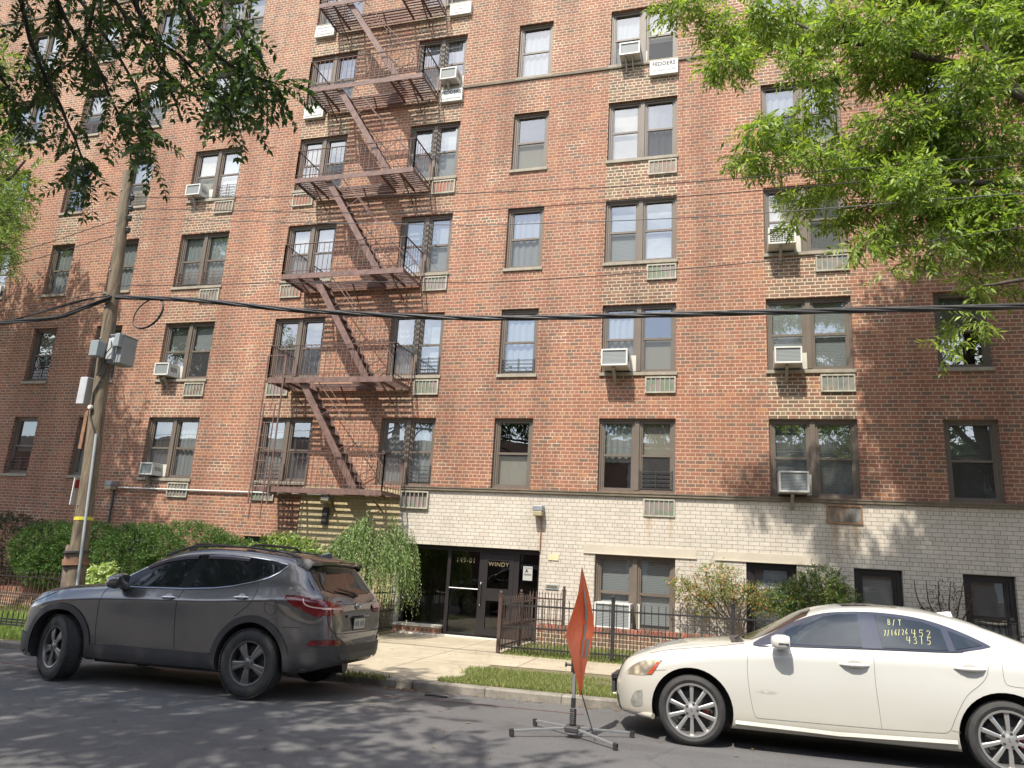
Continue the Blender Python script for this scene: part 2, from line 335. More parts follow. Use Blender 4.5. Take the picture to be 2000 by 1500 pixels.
# ---------------------------------------------------------------- building
W = 15.9; PI_ = 2.65; NF = 6
COLS = {'Y': (-22.5, -21.04), 'A': (-19.51, -18.65), 'B': (-17.21, -16.31), 'C': (-14.84, -13.23), 'D': (-11.35, -9.88), 'E': (-8.01, -6.59),
        'F': (-5.13, -4.21), 'G': (-2.70, -1.04), 'H': (.86, 2.55), 'I': (4.09, 5.04), 'J': (7.4, 8.9), 'Z': (-26.2, -25.3)}
def wz(f): return 3.19+PI_*(f-1), 4.80+PI_*(f-1)
BASE = [(-2.70, -1.03, .34, 1.86), (.36, 1.31, .3, 1.86), (2.34, 3.19, .3, 1.86), (4.20, 5.06, .35, 1.86), (-11.4, -10.4, 1.25, 1.84), (-14.95, -14.15, 1.25, 1.84)]
DOOR = (-7.17, -3.9, -.2, 1.87)
holes = [(x0, x1)+wz(f) for k, (x0, x1) in COLS.items() for f in range(1, NF+1)]+BASE+[DOOR]
bld = empty('apartment_building', (0, 0, 0), label='red brick apartment house with cream brick base and brown windows behind the parked cars', cat='building')
XB = sorted(set([-34, 20, -9.92, -7.3, -10.45]+[v for h in holes for v in h[:2]])); ZB = sorted(set([-1.0, 1.54+1.6-.045, 20.6]+[v for h in holes for v in h[2:]]))
PATCH = set([('C', 3), ('C', 2), ('G', 4), ('G', 3), ('G', 2), ('G', 5), ('H', 1), ('H', 2), ('D', 3), ('D', 4), ('E', 4), ('E', 3), ('A', 3), ('B', 3), ('D', 5), ('E', 5), ('C', 5), ('H', 4), ('F', 4), ('A', 4), ('C', 1), ('D', 1), ('E', 1)])
PV = {('G', 4): 1, ('G', 3): 1, ('H', 1): 1, ('C', 3): .9, ('A', 3): .9, ('B', 3): .9, ('G', 2): .75, ('H', 2): .8, ('D', 4): .9, ('E', 4): .9, ('D', 5): 1, ('E', 5): 1}
wall = MB(); pv = []
for i in range(len(XB)-1):
    for j in range(len(ZB)-1):
        x0, x1, z0, z1 = XB[i], XB[i+1], ZB[j], ZB[j+1]; xm, zm = (x0+x1)/2, (z0+z1)/2
        if any(h[0] < xm < h[1] and h[2] < zm < h[3] for h in holes): continue
        k = 0
        if zm < 3.095 and xm > -9.92: k = 2 if xm < -7.3 else 1
        p = 0
        for c, (a, b) in COLS.items():
            if a-.05 < xm < b+.05:
                for f in range(1, NF):
                    if wz(f)[1] < zm < wz(f+1)[0]: p = PV.get((c, f), .45 if (c, f) in PATCH else 0)
        if zm > 14: p = max(p, .3)
        yy = W-.02*(k > 0)
        wall.quad((x0, yy, z0), (x1, yy, z0), (x1, yy, z1), (x0, yy, z1), k); pv.append(p)
for h in holes:
    k = 0 if h[3] > 2.5 or h[0] < -9.9 else 1
    x0, x1, z0, z1 = h; y0 = W-.02*(k > 0); y1 = W+.22
    wall.quad((x0, y0, z0), (x0, y1, z0), (x0, y1, z1), (x0, y0, z1), k); wall.quad((x1, y0, z0), (x1, y0, z1), (x1, y1, z1), (x1, y1, z0), k)
    wall.quad((x0, y0, z1), (x0, y1, z1), (x1, y1, z1), (x1, y0, z1), k); wall.quad((x0, y0, z0), (x1, y0, z0), (x1, y1, z0), (x0, y1, z0), k); pv += [0]*4
# underside / edges of the 2 cm proud cream skin, and the other three sides with the roof
wall.quad((-9.92, W-.02, -1), (-9.92, W, -1), (-9.92, W, 3.095), (-9.92, W-.02, 3.095), 1)
wall.quad((-9.92, W-.02, 3.095), (-9.92, W, 3.095), (20, W, 3.095), (20, W-.02, 3.095), 1); pv += [0, 0]
wall.quad((-34, W, -1), (-34, W+14, -1), (-34, W+14, 20.6), (-34, W, 20.6), 0); wall.quad((20, W, -1), (20, W, 20.6), (20, W+14, 20.6), (20, W+14, -1), 0)
wall.quad((-34, W+14, -1), (20, W+14, -1), (20, W+14, 20.6), (-34, W+14, 20.6), 0); wall.quad((-34, W, 20.4), (20, W, 20.4), (20, W+14, 20.4), (-34, W+14, 20.4), 0); pv += [.5]*4
wo = wall.build('wall', [red, cream, yellow], bld)
ca = wo.data.attributes.new('patch', 'FLOAT', 'FACE'); ca.data.foreach_set('value', pv)
ib = MB(); ib.quad((-33.9, W+.75, -1), (19.9, W+.75, -1), (19.9, W+.75, 20.3), (-33.9, W+.75, 20.3)); ib.build('room_backdrop', interior, bld)  # dark backdrop sheet; its colour stands in for the shade of unlit rooms
# belt courses
bc = MB(); bc.box(-7.3, W-.075, 3.095, 20, W, 3.15); bc.box(-7.3, W-.09, 3.15, 20, W-.003, 3.175); bc.build('belt_course', simple('belt_stone', (.15, .125, .09), .8, 0, .25, 4, .3), bld)
bc = MB(); bc.box(-6.57, W-.04, 13.69, 20, W-.003, 13.76); bc.box(-34, W-.04, 18.6, -8.2, W-.003, 18.66); bc.build('belt_course', simple('belt_stone', (.15, .125, .09)), bld)
# parging strips over the basement windows
parge = simple('cream_render', (.485, .43, .345), .85, 0, .08, 3, .2)
for x0, x1, z0, z1 in ((-2.95, -.6, 1.875, 2.06), (-.25, 1.85, 1.875, 2.05)):
    m = MB(); m.box(x0, W-.032, z0, x1, W-.02, z1); m.box(x0, W-.05, z0-.012, x1, W-.032, z0+.012); m.build('render_patch', parge, bld, bevel=.004)
# glass
def glass(name, tint=(.9, .95, .97), f0=.18, rough=.01, screen=0):
    s = NT(name); t = s.n('BsdfTransparent'); t.inputs[0].default_value = tuple(tint)+(1,); g = s.n('BsdfGlossy'); g.inputs['Roughness'].default_value = rough
    v = s.noise(s.coord('Object'), 1.3, 2); bp = s.n('Bump'); bp.inputs['Strength'].default_value = .06; bp.inputs['Distance'].default_value = .05; s.l(v, bp.inputs['Height']); s.l(bp.outputs[0], g.inputs['Normal'])
    ge = s.n('NewGeometry'); dt = s.n('VectorMath'); dt.operation = 'DOT_PRODUCT'; s.l(ge.outputs['Normal'], dt.inputs[0]); s.l(ge.outputs['Incoming'], dt.inputs[1])
    fac = s.math('ADD', s.math('MULTIPLY', s.math('POWER', s.math('SUBTRACT', 1.0, s.math('ABSOLUTE', dt.outputs['Value'])), 4.0), .85), f0, True)
    m = s.n('MixShader'); s.l(fac, m.inputs[0]); s.l(t.outputs[0], m.inputs[1]); s.l(g.outputs[0], m.inputs[2]); last = m.outputs[0]
    if screen:
        d = s.n('BsdfDiffuse'); d.inputs[0].default_value = (.13, .13, .13, 1); m2 = s.n('MixShader'); m2.inputs[0].default_value = screen
        s.l(last, m2.inputs[1]); s.l(d.outputs[0], m2.inputs[2]); last = m2.outputs[0]
    s.l(last, s.o.inputs[0]); return s.m
G_up = glass('window_glass', f0=.33); G_lo = glass('screened_glass', f0=.08, screen=.3); G_door = glass('dark_glass', (.25, .26, .27), .09)
def blindmat(name, col, slats=True, freq=30, var=.35):
    s = NT(name); var = var if slats else min(var, .22); co = s.coord('Object'); sx = s.n('SeparateXYZ'); s.l(co, sx.inputs[0]); ax = sx.outputs[2] if slats else sx.outputs[0]
    w_ = s.math('SINE', s.math('MULTIPLY', ax, 6.283*freq)) if slats else s.noise(s.coord('Object', (1, 1, .06)), 9, 3, .6)
    c = s.ramp(w_, [(0 if not slats else .0, tuple(x*(1-var) for x in col)), (1 if slats else .75, col)])
    d = s.n('BsdfDiffuse'); s.l(c, d.inputs[0]); bp = s.n('Bump'); bp.inputs['Strength'].default_value = .3; bp.inputs['Distance'].default_value = .003; s.l(w_, bp.inputs['Height']); s.l(bp.outputs[0], d.inputs['Normal'])
    s.l(d.outputs[0], s.o.inputs[0]); return s.m
BM = {'w': blindmat('white_blind_slats', (.50, .50, .48)), 'g': blindmat('grey_blind_slats', (.24, .24, .23)), 'c': blindmat('white_curtain', (.40, .40, .385), False), 'b': blindmat('beige_shade', (.42, .37, .29), False, var=.1), 'd': blindmat('dim_curtain', (.13, .12, .12), False)}
BN = {'w': 'blind', 'g': 'blind', 'c': 'curtain', 'b': 'roller_shade', 'd': 'curtain'}
def pane_cover(x0, x1, z0, z1, kind, y, par):
    m = MB(); n = 14 if kind in 'cd' else 1
    for i in range(n):
        a = x0+(x1-x0)*i/n; b = x0+(x1-x0)*(i+1)/n; da = .018*math.sin(i*1.9); db = .018*math.sin((i+1)*1.9)
        m.quad((a, y+(da if n > 1 else 0), z0), (b, y+(db if n > 1 else 0), z0), (b, y+(db if n > 1 else 0), z1), (a, y+(da if n > 1 else 0), z1))
    return m.build(BN[kind], BM[kind], par)
def sash(x0, x1, z0, z1, par, cover, guard=False, open_=0, split=.5):
    """one double hung unit: returns frame mesh pieces; panes etc become sub-parts"""
    fm = MB(); yb = W+.105; t = .045; zm = z0+(z1-z0)*split
    fm.box(x0, yb, z0, x0+t, yb+.07, z1); fm.box(x1-t, yb, z0, x1, yb+.07, z1); fm.box(x0+t, yb, z1-t, x1-t, yb+.07, z1); fm.box(x0+t, yb, z0, x1-t, yb+.07, z0+t)
    fm.box(x0+t, yb+.012, zm-.025, x1-t, yb+.06, zm+.025)
    for (a, b, c_, d) in ((x0+t, x0+t+.03, z0+t, z1-t), (x1-t-.03, x1-t, z0+t, z1-t)): fm.box(a, yb+.02, c_, b, yb+.055, d)
    return fm, zm
darkfr = simple('bronze_aluminium', (.030, .026, .028), .4, .3, .1, 3, .03)
def cover_spec(c, f, i):
    sp = {('G', 1, 0): 'c.6', ('G', 1, 1): 'b.5', ('G', 2, 0): 'c1', ('G', 2, 1): 'bl', ('G', 3, 0): 'w1', ('G', 3, 1): 'w.95', ('G', 4, 0): 'b1', ('G', 4, 1): 'd1', ('F', 1, 0): 'b.46l', ('F', 2, 0): 'c1',
          ('F', 3, 0): 'c1', ('F', 4, 0): 'bl', ('F', 5, 0): 'c1', ('H', 1, 0): 'g1', ('H', 1, 1): 'g1', ('H', 2, 0): 'w1', ('H', 2, 1): 'w1', ('H', 3, 0): 'b.9', ('H', 3, 1): 'g1', ('I', 1, 0): 'g.5', ('I', 2, 0): 'g.45',
          ('E', 1, 0): 'c1', ('E', 1, 1): 'c1', ('E', 2, 0): 'c1', ('E', 2, 1): 'w1', ('E', 3, 0): 'w1', ('E', 3, 1): 'w1', ('E', 4, 1): 'w1', ('E', 5, 1): 'c1', ('D', 1, 0): 'w1', ('D', 1, 1): 'd1', ('D', 2, 0): 'd.4', ('D', 2, 1): 'g.4', ('C', 1, 0): 'd1',
          ('C', 1, 1): 'c1', ('C', 2, 0): 'g1', ('C', 2, 1): 'w.5', ('C', 3, 0): 'c1', ('C', 3, 1): 'c1', ('C', 4, 0): 'b1', ('C', 4, 1): 'w1', ('A', 1, 0): 'g.6', ('A', 2, 0): 'w.5', ('B', 1, 0): 'b1', ('B', 2, 0): 'g.6', ('K', 0, 0): 'w1', ('K', 0, 1): 'w.95', ('K', 1, 0): 'g1', ('K', 2, 0): 'w1', ('K', 3, 0): 'g.6'}
    r = random.Random(hash((ord(c), f, i)) % 9999)
    return sp.get((c, f, i)) or r.choice(['w1', 'c1', 'b1', 'g.6', 'w.5', 'd1', 'c1', 'b.6'])
GUARDS = {('E', 1, 1), ('E', 2, 1), ('C', 3, 0), ('C', 3, 1), ('C', 4, 1), ('F', 2, 0), ('G', 1, 1), ('D', 1, 0), ('A', 1, 0), ('A', 2, 0), ('A', 4, 0), ('B', 4, 0), ('B', 5, 0), ('A', 5, 0), ('C', 6, 0), ('C', 6, 1)}
def window(c, f, x0, x1, z0, z1, sill=True):
    dbl = x1-x0 > 1.2; fr = MB(); yb = W+.08; e = .09 if c == 'K' and f > 0 else .05
    fr.box(x0, yb, z0, x0+e, yb+.12, z1); fr.box(x1-e, yb, z0, x1, yb+.12, z1); fr.box(x0+e, yb, z1-e, x1-e, yb+.12, z1); fr.box(x0+e, yb, z0, x1-e, yb+.12, z0+e)
    units = []
    if dbl:
        m = (x0+x1)/2; fr.box(m-.05, yb-.01, z0+e, m+.05, yb+.12, z1-e); units = [(x0+e, m-.05), (m+.05, x1-e)]
    else: units = [(x0+e, x1-e)]
    root = None; subs = []
    for i, (a, b) in enumerate(units):
        sp = cover_spec(c, f, i); split = .5
        fm, zm = sash(a, b, z0+e, z1-e, None, sp, split=split); fr.add(fm.v, fm.f); subs.append((i, a, b, zm, sp))
    root = fr.build('window', darkfr if c == 'K' and f > 0 else frame_m, bld)
    for i, a, b, zm, sp in subs:
        t = .075; up_ = MB(); y = W+.16; up_.quad((a+t, y, zm+.025), (b-t, y, zm+.025), (b-t, y, z1-e-.045), (a+t, y, z1-e-.045)); up_.build('pane', G_up, root)
        lo = MB(); y = W+.135; lo.quad((a+t, y, z0+e+.045), (b-t, y, z0+e+.045), (b-t, y, zm-.025), (a+t, y, zm-.025)); lo.build('pane', G_lo if (ord(c)+f+i) % 3 else G_up, root)
        k = sp[0]; rest = sp[1:]; low = rest.endswith('l'); fr_ = float(rest.rstrip('l') or .5); zt, zb = z1-e-.03, z0+e+.03
        if low: pane_cover(a+.05, b-.05, zb, zb+(zt-zb)*fr_, k, W+.21, root)
        else: pane_cover(a+.05, b-.05, zt-(zt-zb)*fr_, zt, k, W+.21, root)
        if (c, f, i) in GUARDS:
            g = MB(); n = 5 if (c, f) != ('F', 2) else 4
            for q in range(n): zz = z0+.1+q*.09; g.bar((a+.02, W+.09, zz), (b-.02, W+.09, zz), .012)
            for q in range(3): xx = a+.02+(b-a-.04)*(q*.5); g.bar((xx, W+.085, z0+.04), (xx, W+.085, z0+.1+(n-1)*.09+.04), .014)
            g.build('window_guard', iron if c in 'ABC' else darkgrey, root)
    if sill:
        s_ = MB(); s_.box(x0-.03, W-.045, z0-.075, x1+.03, W+.12, z0); s_.build('sill', sill_m, root, bevel=.005)
    return root
WIN = {}
for c, (x0, x1) in COLS.items():
    for f in range(1, NF+1):
        z0, z1 = wz(f)
        WIN[(c, f)] = window(c, f, x0, x1, z0, z1, sill=not (f == 1 and x0 > -8.1))
for i, h in enumerate(BASE): window('K', i, *h)
# little fan and small unit at window heads
m = MB(); m.box(-17.05, W+.06, 15.03, -16.5, W+.10, 15.35)
for cx in (-16.92, -16.62): m.lathe([(.13, W+.05), (.13, W+.062), (.09, W+.062), (.09, W+.05), (.045, W+.05), (.045, W+.065), (0.001, W+.065)], Matrix.Translation((cx, 0, 15.19)), 20, 1)
tag(m.build('window_fan', [whitep, greyp]), 'white twin fan at the top of the narrow window high up above the pole', 'fan')

# through wall sleeves under the windows
def coil(name, cols):
    s = NT(name); co = s.coord('Object'); a = s.noise(co, 3.2, 3); b = s.n('TexWave'); b.inputs['Scale'].default_value = 14; b.bands_direction = 'X'; s.l(co, b.inputs['Vector'])
    c = s.ramp(a, [(.3, cols[0]), (.45, cols[1]), (.55, cols[2]), (.7, cols[3])]); c = s.mix(s.math('MULTIPLY', b.outputs['Fac'], .3), c, (.1, .1, .1)); s.bsdf(c, .6); return s.m
coils = [coil('coil_rust', ((.30, .07, .03), (.34, .13, .07), (.20, .16, .12), (.32, .26, .19))), coil('coil_pink_green', ((.32, .12, .11), (.12, .20, .12), (.28, .19, .20), (.15, .22, .14))), coil('coil_grey', ((.10, .11, .10), (.20, .21, .19), (.26, .22, .17), (.14, .10, .07)))]
rustf = simple('rusty_frame', (.26, .14, .08), .85, 0, .5, 6, .4)
def vent(x0, z1, kind=0, w=.66, h=.37, rust=False, proj=.05):
    z0 = z1-h; x1 = x0+w; m = MB(); y = W-proj; t = .032
    m.box(x0, y, z0, x0+t, W, z1); m.box(x1-t, y, z0, x1, W, z1); m.box(x0+t, y, z0, x1-t, W, z0+t); m.box(x0+t, y, z1-t, x1-t, W, z1)
    fm = rustf if rust else simple('vent_frame', (.36, .345, .28), .7, 0, .3, 5, .2)
    o = m.build('wall_vent', fm, bld); s_ = MB(); n = 5
    for i in range(1, n+1): xx = x0+t+(w-2*t)*i/(n+1); s_.box(xx-.007, y+.004, z0+t, xx+.007, y+.02, z1-t)
    s_.build('slats', fm, o); yc = W-.027; b = MB(); b.quad((x0+t, yc, z0+t), (x1-t, yc, z0+t), (x1-t, yc, z1-t), (x0+t, yc, z1-t)); b.build('coil', coils[kind], o); return o
def cover_box(x0, z1, w=.62, h=.37, word=None, grille=False):
    m = MB(); m.box(x0, W-.11, z1-h, x0+w, W, z1); o = m.build('sleeve_cover', simple('off_white_enamel', (.52, .52, .49), .5, 0, .1, 4, .1), bld, bevel=.01)
    if word:
        txt(word, .15, ink, o, Matrix.Translation((x0+w/2, W-.112, z1-.11)) @ FACE, bold=.004, sx=.84); txt('AIR CONDITIONER', .05, ink, o, Matrix.Translation((x0+w/2, W-.112, z1-.29)) @ FACE, sx=1.15)
    else:
        g = MB(); a, b, c_, d = x0+.07, x0+w-.07, z1-h+.07, z1-.07
        for q in ((a, c_, b, c_+.012), (a, d-.012, b, d), (a, c_, a+.012, d), (b-.012, c_, b, d)): g.box(q[0], W-.116, q[1], q[2], W-.11, q[3])
        g.box(x0+w*.3, W-.116, (c_+d)/2-.008, x0+w*.62, W-.11, (c_+d)/2+.008); g.build('trim', greyp, o)
    return o
for c in 'CEGH':
    for f in range(1, 6):
        x1 = COLS[c][1]; zt = wz(f)[0]-.11; wd = .66 if c in 'GH' else .63
        if (c, f) in (('E', 5),): cover_box(x1-.60, zt-.02, word='FEDDERS'); continue
        if (c, f) in (('G', 5),): cover_box(x1-.66, zt+.02, .68, .40, word='FEDDERS'); continue
        if c == 'E' and f == 1: vent(x1-.70, zt-.02, 1, .7, .4, proj=.09); continue
        vent(x1-wd, zt-(.02 if f == 1 and c in 'GH' else 0), {'C': 2, 'E': 1, 'G': 1, 'H': 2}[c] if f < 4 else 0, wd, rust=(c, f) == ('H', 1))
cover_box(COLS['E'][1]-.55, wz(6)[0]-.1)
vent(COLS['C'][1]-.6, wz(6)[0]-.11, 2); vent(COLS['Y'][1]-.63, wz(4)[0]-.11, 2); vent(COLS['Y'][0]+.1, wz(5)[0]-.05, 0)
for f in range(1, 7):
    x0 = COLS['D'][0]; zt = wz(f)[0]-.11
    if f >= 5: cover_box(x0+.05, zt)
    else: vent(x0+.03, zt, {1: 1, 2: 1, 3: 0, 4: 0}[f], .63)
# entrance: dark aluminium frames and glass set back in the opening
ent = MB(); yb = W+.16; zs = -.03; zt = 1.87
for a, b in ((-7.17, -7.1), (-6.08, -6.0), (-5.32, -5.22), (-4.52, -4.40), (-3.97, -3.9)): ent.box(a, yb, zs-.1, b, yb+.08, zt)
ent.box(-7.1, yb+.003, zt-.1, -3.97, yb+.077, zt); ent.box(-7.1, yb+.003, zs-.1, -3.97, yb+.077, zs+.04)
ent.box(-5.22, yb+.01, 1.72, -4.52, yb+.07, 1.77)
eo = ent.build('entrance_frame', darkfr, bld)
y = yb+.04
for a, b, c_, d in ((-7.1, -6.08, zs, 1.78), (-6.0, -5.32, zs, 1.78), (-4.40, -3.97, zs, 1.78)):
    gl = MB(); gl.quad((a, y, c_), (b, y, c_), (b, y, d), (a, y, d)); gl.build('pane', G_door, eo)
m = MB(); m.box(-7.165, W-.12, -.2, -6.1, W+.15, .10); m.box(-7.165, W-.14, .10, -6.09, W+.155, .145, 1); tag(m.build('entrance_ledge', [red, simple('pale_stone', (.62, .58, .5))]), 'low brick ledge with a pale stone cap under the left entrance glass', 'ledge')
dr = MB(); dr.box(-5.22, yb-.01, zs+.03, -5.12, yb+.05, 1.72); dr.box(-4.62, yb-.01, zs+.03, -4.52, yb+.05, 1.72); dr.box(-5.12, yb-.01, 1.6, -4.62, yb+.05, 1.72); dr.box(-5.12, yb-.01, .74, -4.62, yb+.05, 1.0); dr.box(-5.12, yb-.01, zs+.03, -4.62, yb+.05, .15)
dro = dr.build('door', darkfr, bld)
q = MB(); q.quad((-5.12, yb+.02, .15), (-4.62, yb+.02, .15), (-4.62, yb+.02, 1.6), (-5.12, yb+.02, 1.6)); q.build('pane', G_door, dro)
h = MB(); h.tube([(-5.25, yb-.03, .62), (-5.25, yb-.05, .66), (-5.25, yb-.05, 1.08), (-5.25, yb-.03, 1.12)], .011); h.build('handle', chrome, dro)
h = MB(); h.tube([(-6.0, yb-.01, .96), (-5.32, yb-.01, .96)], .012); h.build('push_bar', steel, eo)
gold = simple('gold_lettering', (.21, .17, .10), .5, 0, .1, 5, 0)
txt('149-01', .15, gold, eo, Matrix.Translation((-5.66, yb+.035, 1.57)) @ FACE); txt('WINDY', .13, gold, dro, Matrix.Translation((-4.87, yb-.013, 1.52)) @ FACE)
n_ = MB(); n_.box(-4.31, yb+.02, 1.22, -4.10, yb+.036, 1.52); no = n_.build('notice', simple('grey_paper', (.38, .38, .37), .8, 0, .05, 4, 0), eo)
txt('A', .1, ink, eo, Matrix.Translation((-4.23, yb+.018, 1.42)) @ FACE, bold=.004)
for zz in (1.35, 1.33, 1.48): l_ = MB(); l_.box(-4.29, yb+.017, zz, -4.12, yb+.019, zz+.008); l_.build('notice_line', ink, eo)
# letter slot and little plate, wall lamp, conduit, left lamp + pipe
m = MB(); m.box(-3.74, W-.045, 1.08, -3.46, W-.02, 1.18); m.box(-3.72, W-.05, 1.10, -3.48, W-.045, 1.16, 1); m.build('intercom_plate', [greyp, simple('brass', (.25, .22, .16), .4, .6, .1, 4, .05)], bld)
m = MB(); m.box(-3.71, W-.04, 1.68, -3.48, W-.02, 1.80); m.build('house_plate', simple('pale_brass', (.60, .53, .33), .5, 0, .1, 4, .05), bld)
def wall_lamp(x, z, name_label, long=False):
    r = empty('wall_lamp', (x, W-.02, z), label=name_label, cat='wall lamp')
    m = MB(); m.box(-.11, -.24, -.02, .11, 0, .10); m.build('housing', simple('lamp_housing', (.28, .29, .31), .45, .3, .1, 4, .05), r, bevel=.012)
    m = MB(); m.box(-.10, -.235, -.12, .10, -.02, -.022); m.build('lens', simple('lamp_lens', (.36, .31, .19), .4, 0, .15, 4, .05), r, bevel=.01); return r
wall_lamp(-3.95, 2.72, 'square wall floodlight on cream brick at the right end over the entrance')
wall_lamp(-15.55, 2.95, 'square wall floodlight on the red brick to the right of the leaning pole')
wall_lamp(-9.15, 2.80, 'square wall floodlight under the fire escape on the yellowish cream wall')
m = MB(); m.tube([(-3.9, W-.045, 2.6), (-3.9, W-.045, 1.84)], .014); tag(m.build('conduit', rustf), 'thin rusty vertical pipe dropping from the floodlight beside the entrance', 'pipe')
m = MB(); m.tube([(-15.4, W-.05, 2.9), (-9.3, W-.05, 2.9)], .022); tag(m.build('conduit', whitep), 'long pale horizontal pipe running along the red brick under the first floor windows', 'pipe')
m = MB(); m.tube([(-15.52, W-.05, 2.85), (-15.5, W-.05, 1.7)], .03); tag(m.build('downpipe', darkgrey), 'short dark pipe going down from the floodlight behind the hedge', 'pipe')
# grey bracket plate
m = MB(); m.box(-9.25, W-.12, 2.2, -9.12, W-.02, 2.6); tag(m.build('junction_box', darkgrey), 'small dark junction box below the floodlight behind the fire escape', 'electric box')
# ---------------------------------------------------------------- window air conditioners
fins = NT('condenser_fins'); co = fins.coord('Object'); wv = fins.n('TexWave'); wv.inputs['Scale'].default_value = 11; wv.bands_direction = 'Z'; fins.l(co, wv.inputs['Vector'])
fins.bsdf(fins.ramp(wv.outputs['Fac'], [(.2, (.12, .13, .13)), (.8, (.30, .32, .32))]), .6); fins = fins.m
def aircon(label, x0, z0, w=.56, h=.36, d=.45, arm=1, lattice=False, fill=True):
    r = empty('air_conditioner', (x0, W-d, z0), label=label, cat='air conditioner', group='window air conditioners in the facade')
    b = MB(); t = .035; D = d+.12
    b.box(0, t, 0, t, D, h); b.box(w-t, t, 0, w, D, h); b.box(t, t, 0, w-t, D, t); b.box(t, t, h-t, w-t, D, h)
    b.box(0, 0, 0, t, t, h); b.box(w-t, 0, 0, w, t, h); b.box(t, 0, 0, w-t, t, t); b.box(t, 0, h-t, w-t, t, h)
    b.build('casing', whitep, r, bevel=.006)
    g = MB(); g.quad((t, .022, t), (w-t, .022, t), (w-t, .022, h-t), (t, .022, h-t)); g.build('grille', fins, r)
    if lattice:
        l_ = MB()
        for i in range(1, 9): xx = t+(w-2*t)*i/9; l_.box(xx-.004, .01, t, xx+.004, .02, h-t)
        for i in range(1, 7): zz = t+(h-2*t)*i/7; l_.box(t, .008, zz-.004, w-t, .018, zz+.004)
        l_.build('guard', whitep, r)
    sl_ = MB()
    for i in range(5): sl_.box(w, .1+i*.05, .12, w+.002, .125+i*.05, h-.1)
    sl_.build('side_louvres', darkgrey, r)
    if fill:
        f = MB(); f.box(w+.004, d+.09, 0, w+.14, d+.115, h); f.build('side_panel', simple('accordion_panel', (.55, .53, .46), .7, 0, .1, 5, .1), r)
    if arm:
        a = MB(); xs_ = [w*.45] if arm == 1 else [w*.3, w*.62]
        for x in xs_: a.bar((x, .09, -.02), (x, d-.01, -.30), .035 if arm == 2 else .06, .05); a.bar((x, .06, -.014), (x, D-.05, -.014), .04, .022)
        a.build('bracket', simple('bracket_metal', (.33, .30, .25), .6, .2, .2, 5, .1), r)
    return r
_acs = [('small white air conditioner in the lowest window right of the leaning pole', -14.62, 3.235, .40, .32, .27, 1, 0),
 ('white air conditioner with two short arms in the second floor window beside the pole boxes', -14.66, 5.88, .46, .34, .33, 2, 0),
 ('white air conditioner in the fourth floor window just right of the pole top', -14.72, 11.18, .48, .33, .28, 1, 0),
 ('white air conditioner high on the left, half hidden by dark leaves', -14.5, 13.83, .48, .36, .3, 1, 0),
 ('white air conditioner above the sleeve cover beside the upper fire escape landing', -7.16, 13.83, .46, .34, .32, 1, 0),
 ('air conditioner throwing a deep square shadow, just below the thick black cable', -2.62, 5.88, .58, .38, .48, 1, 0),
 ('air conditioner on a two legged bracket at the top, left of the lettered cover', -2.42, 13.83, .50, .34, .32, 2, 0),
 ('white framed air conditioner in the lowest brick wall window above the rusty vent', 1.00, 3.245, .56, .42, .42, 1, 0),
 ('air conditioner with beige side panels in the second floor window next to the tree shade', .98, 5.88, .54, .36, .42, 1, 0),
 ('air conditioner with a white lattice front under the leaves of the bright green tree', .92, 8.54, .56, .38, .42, 1, 1),
 ('large old air conditioner with a grey grille behind the front fence, in the basement window', -2.63, .40, .74, .50, .34, 0, 0),
 ('air conditioner at the left edge of the facade beside the light green tree, third floor', -22.05, 8.54, .6, .4, .45, 1, 0),
 ('air conditioner at the left edge of the facade behind the light green crown, fourth floor', -21.95, 11.18, .6, .36, .42, 0, 0)]
for a in _acs: aircon(a[0], *a[1:6], arm=a[6], lattice=bool(a[7]))

# ---------------------------------------------------------------- fire escape
fe = empty('fire_escape', (-9, W, 3.0), label='brown iron fire escape with six landings zigzagging up the brick facade', cat='fire escape')
fe.location = (0, 0, 0)
YO, YI = 14.85, 15.86; XL, XR = -10.6, -7.3; PZ = [2.97+PI_*i-.06*(i == 0) for i in range(6)]
PZ = [2.95, 5.54, 8.2, 10.84, 13.5, 16.14]
def railing(z, par, xl, xr, h=.82, gap=None):
    m = MB(); r_ = .012
    for (a, b) in (((xl, YI, 0), (xl, YO, 0)), ((xl, YO, 0), (xr, YO, 0)), ((xr, YO, 0), (xr, YI, 0))):
        a, b = Vector(a), Vector(b); n = max(2, int((b-a).length/.135))
        m.bar(a+Vector((0, 0, z+h)), b+Vector((0, 0, z+h)), .035, .012); m.bar(a+Vector((0, 0, z+.1)), b+Vector((0, 0, z+.1)), .025, .01)
        for i in range(n+1):
            p = a.lerp(b, i/n); th = .026 if i in (0, n) else .011; m.bar(p+Vector((0, 0, z)), p+Vector((0, 0, z+h)), th)
    return m.build('railing', iron, par)
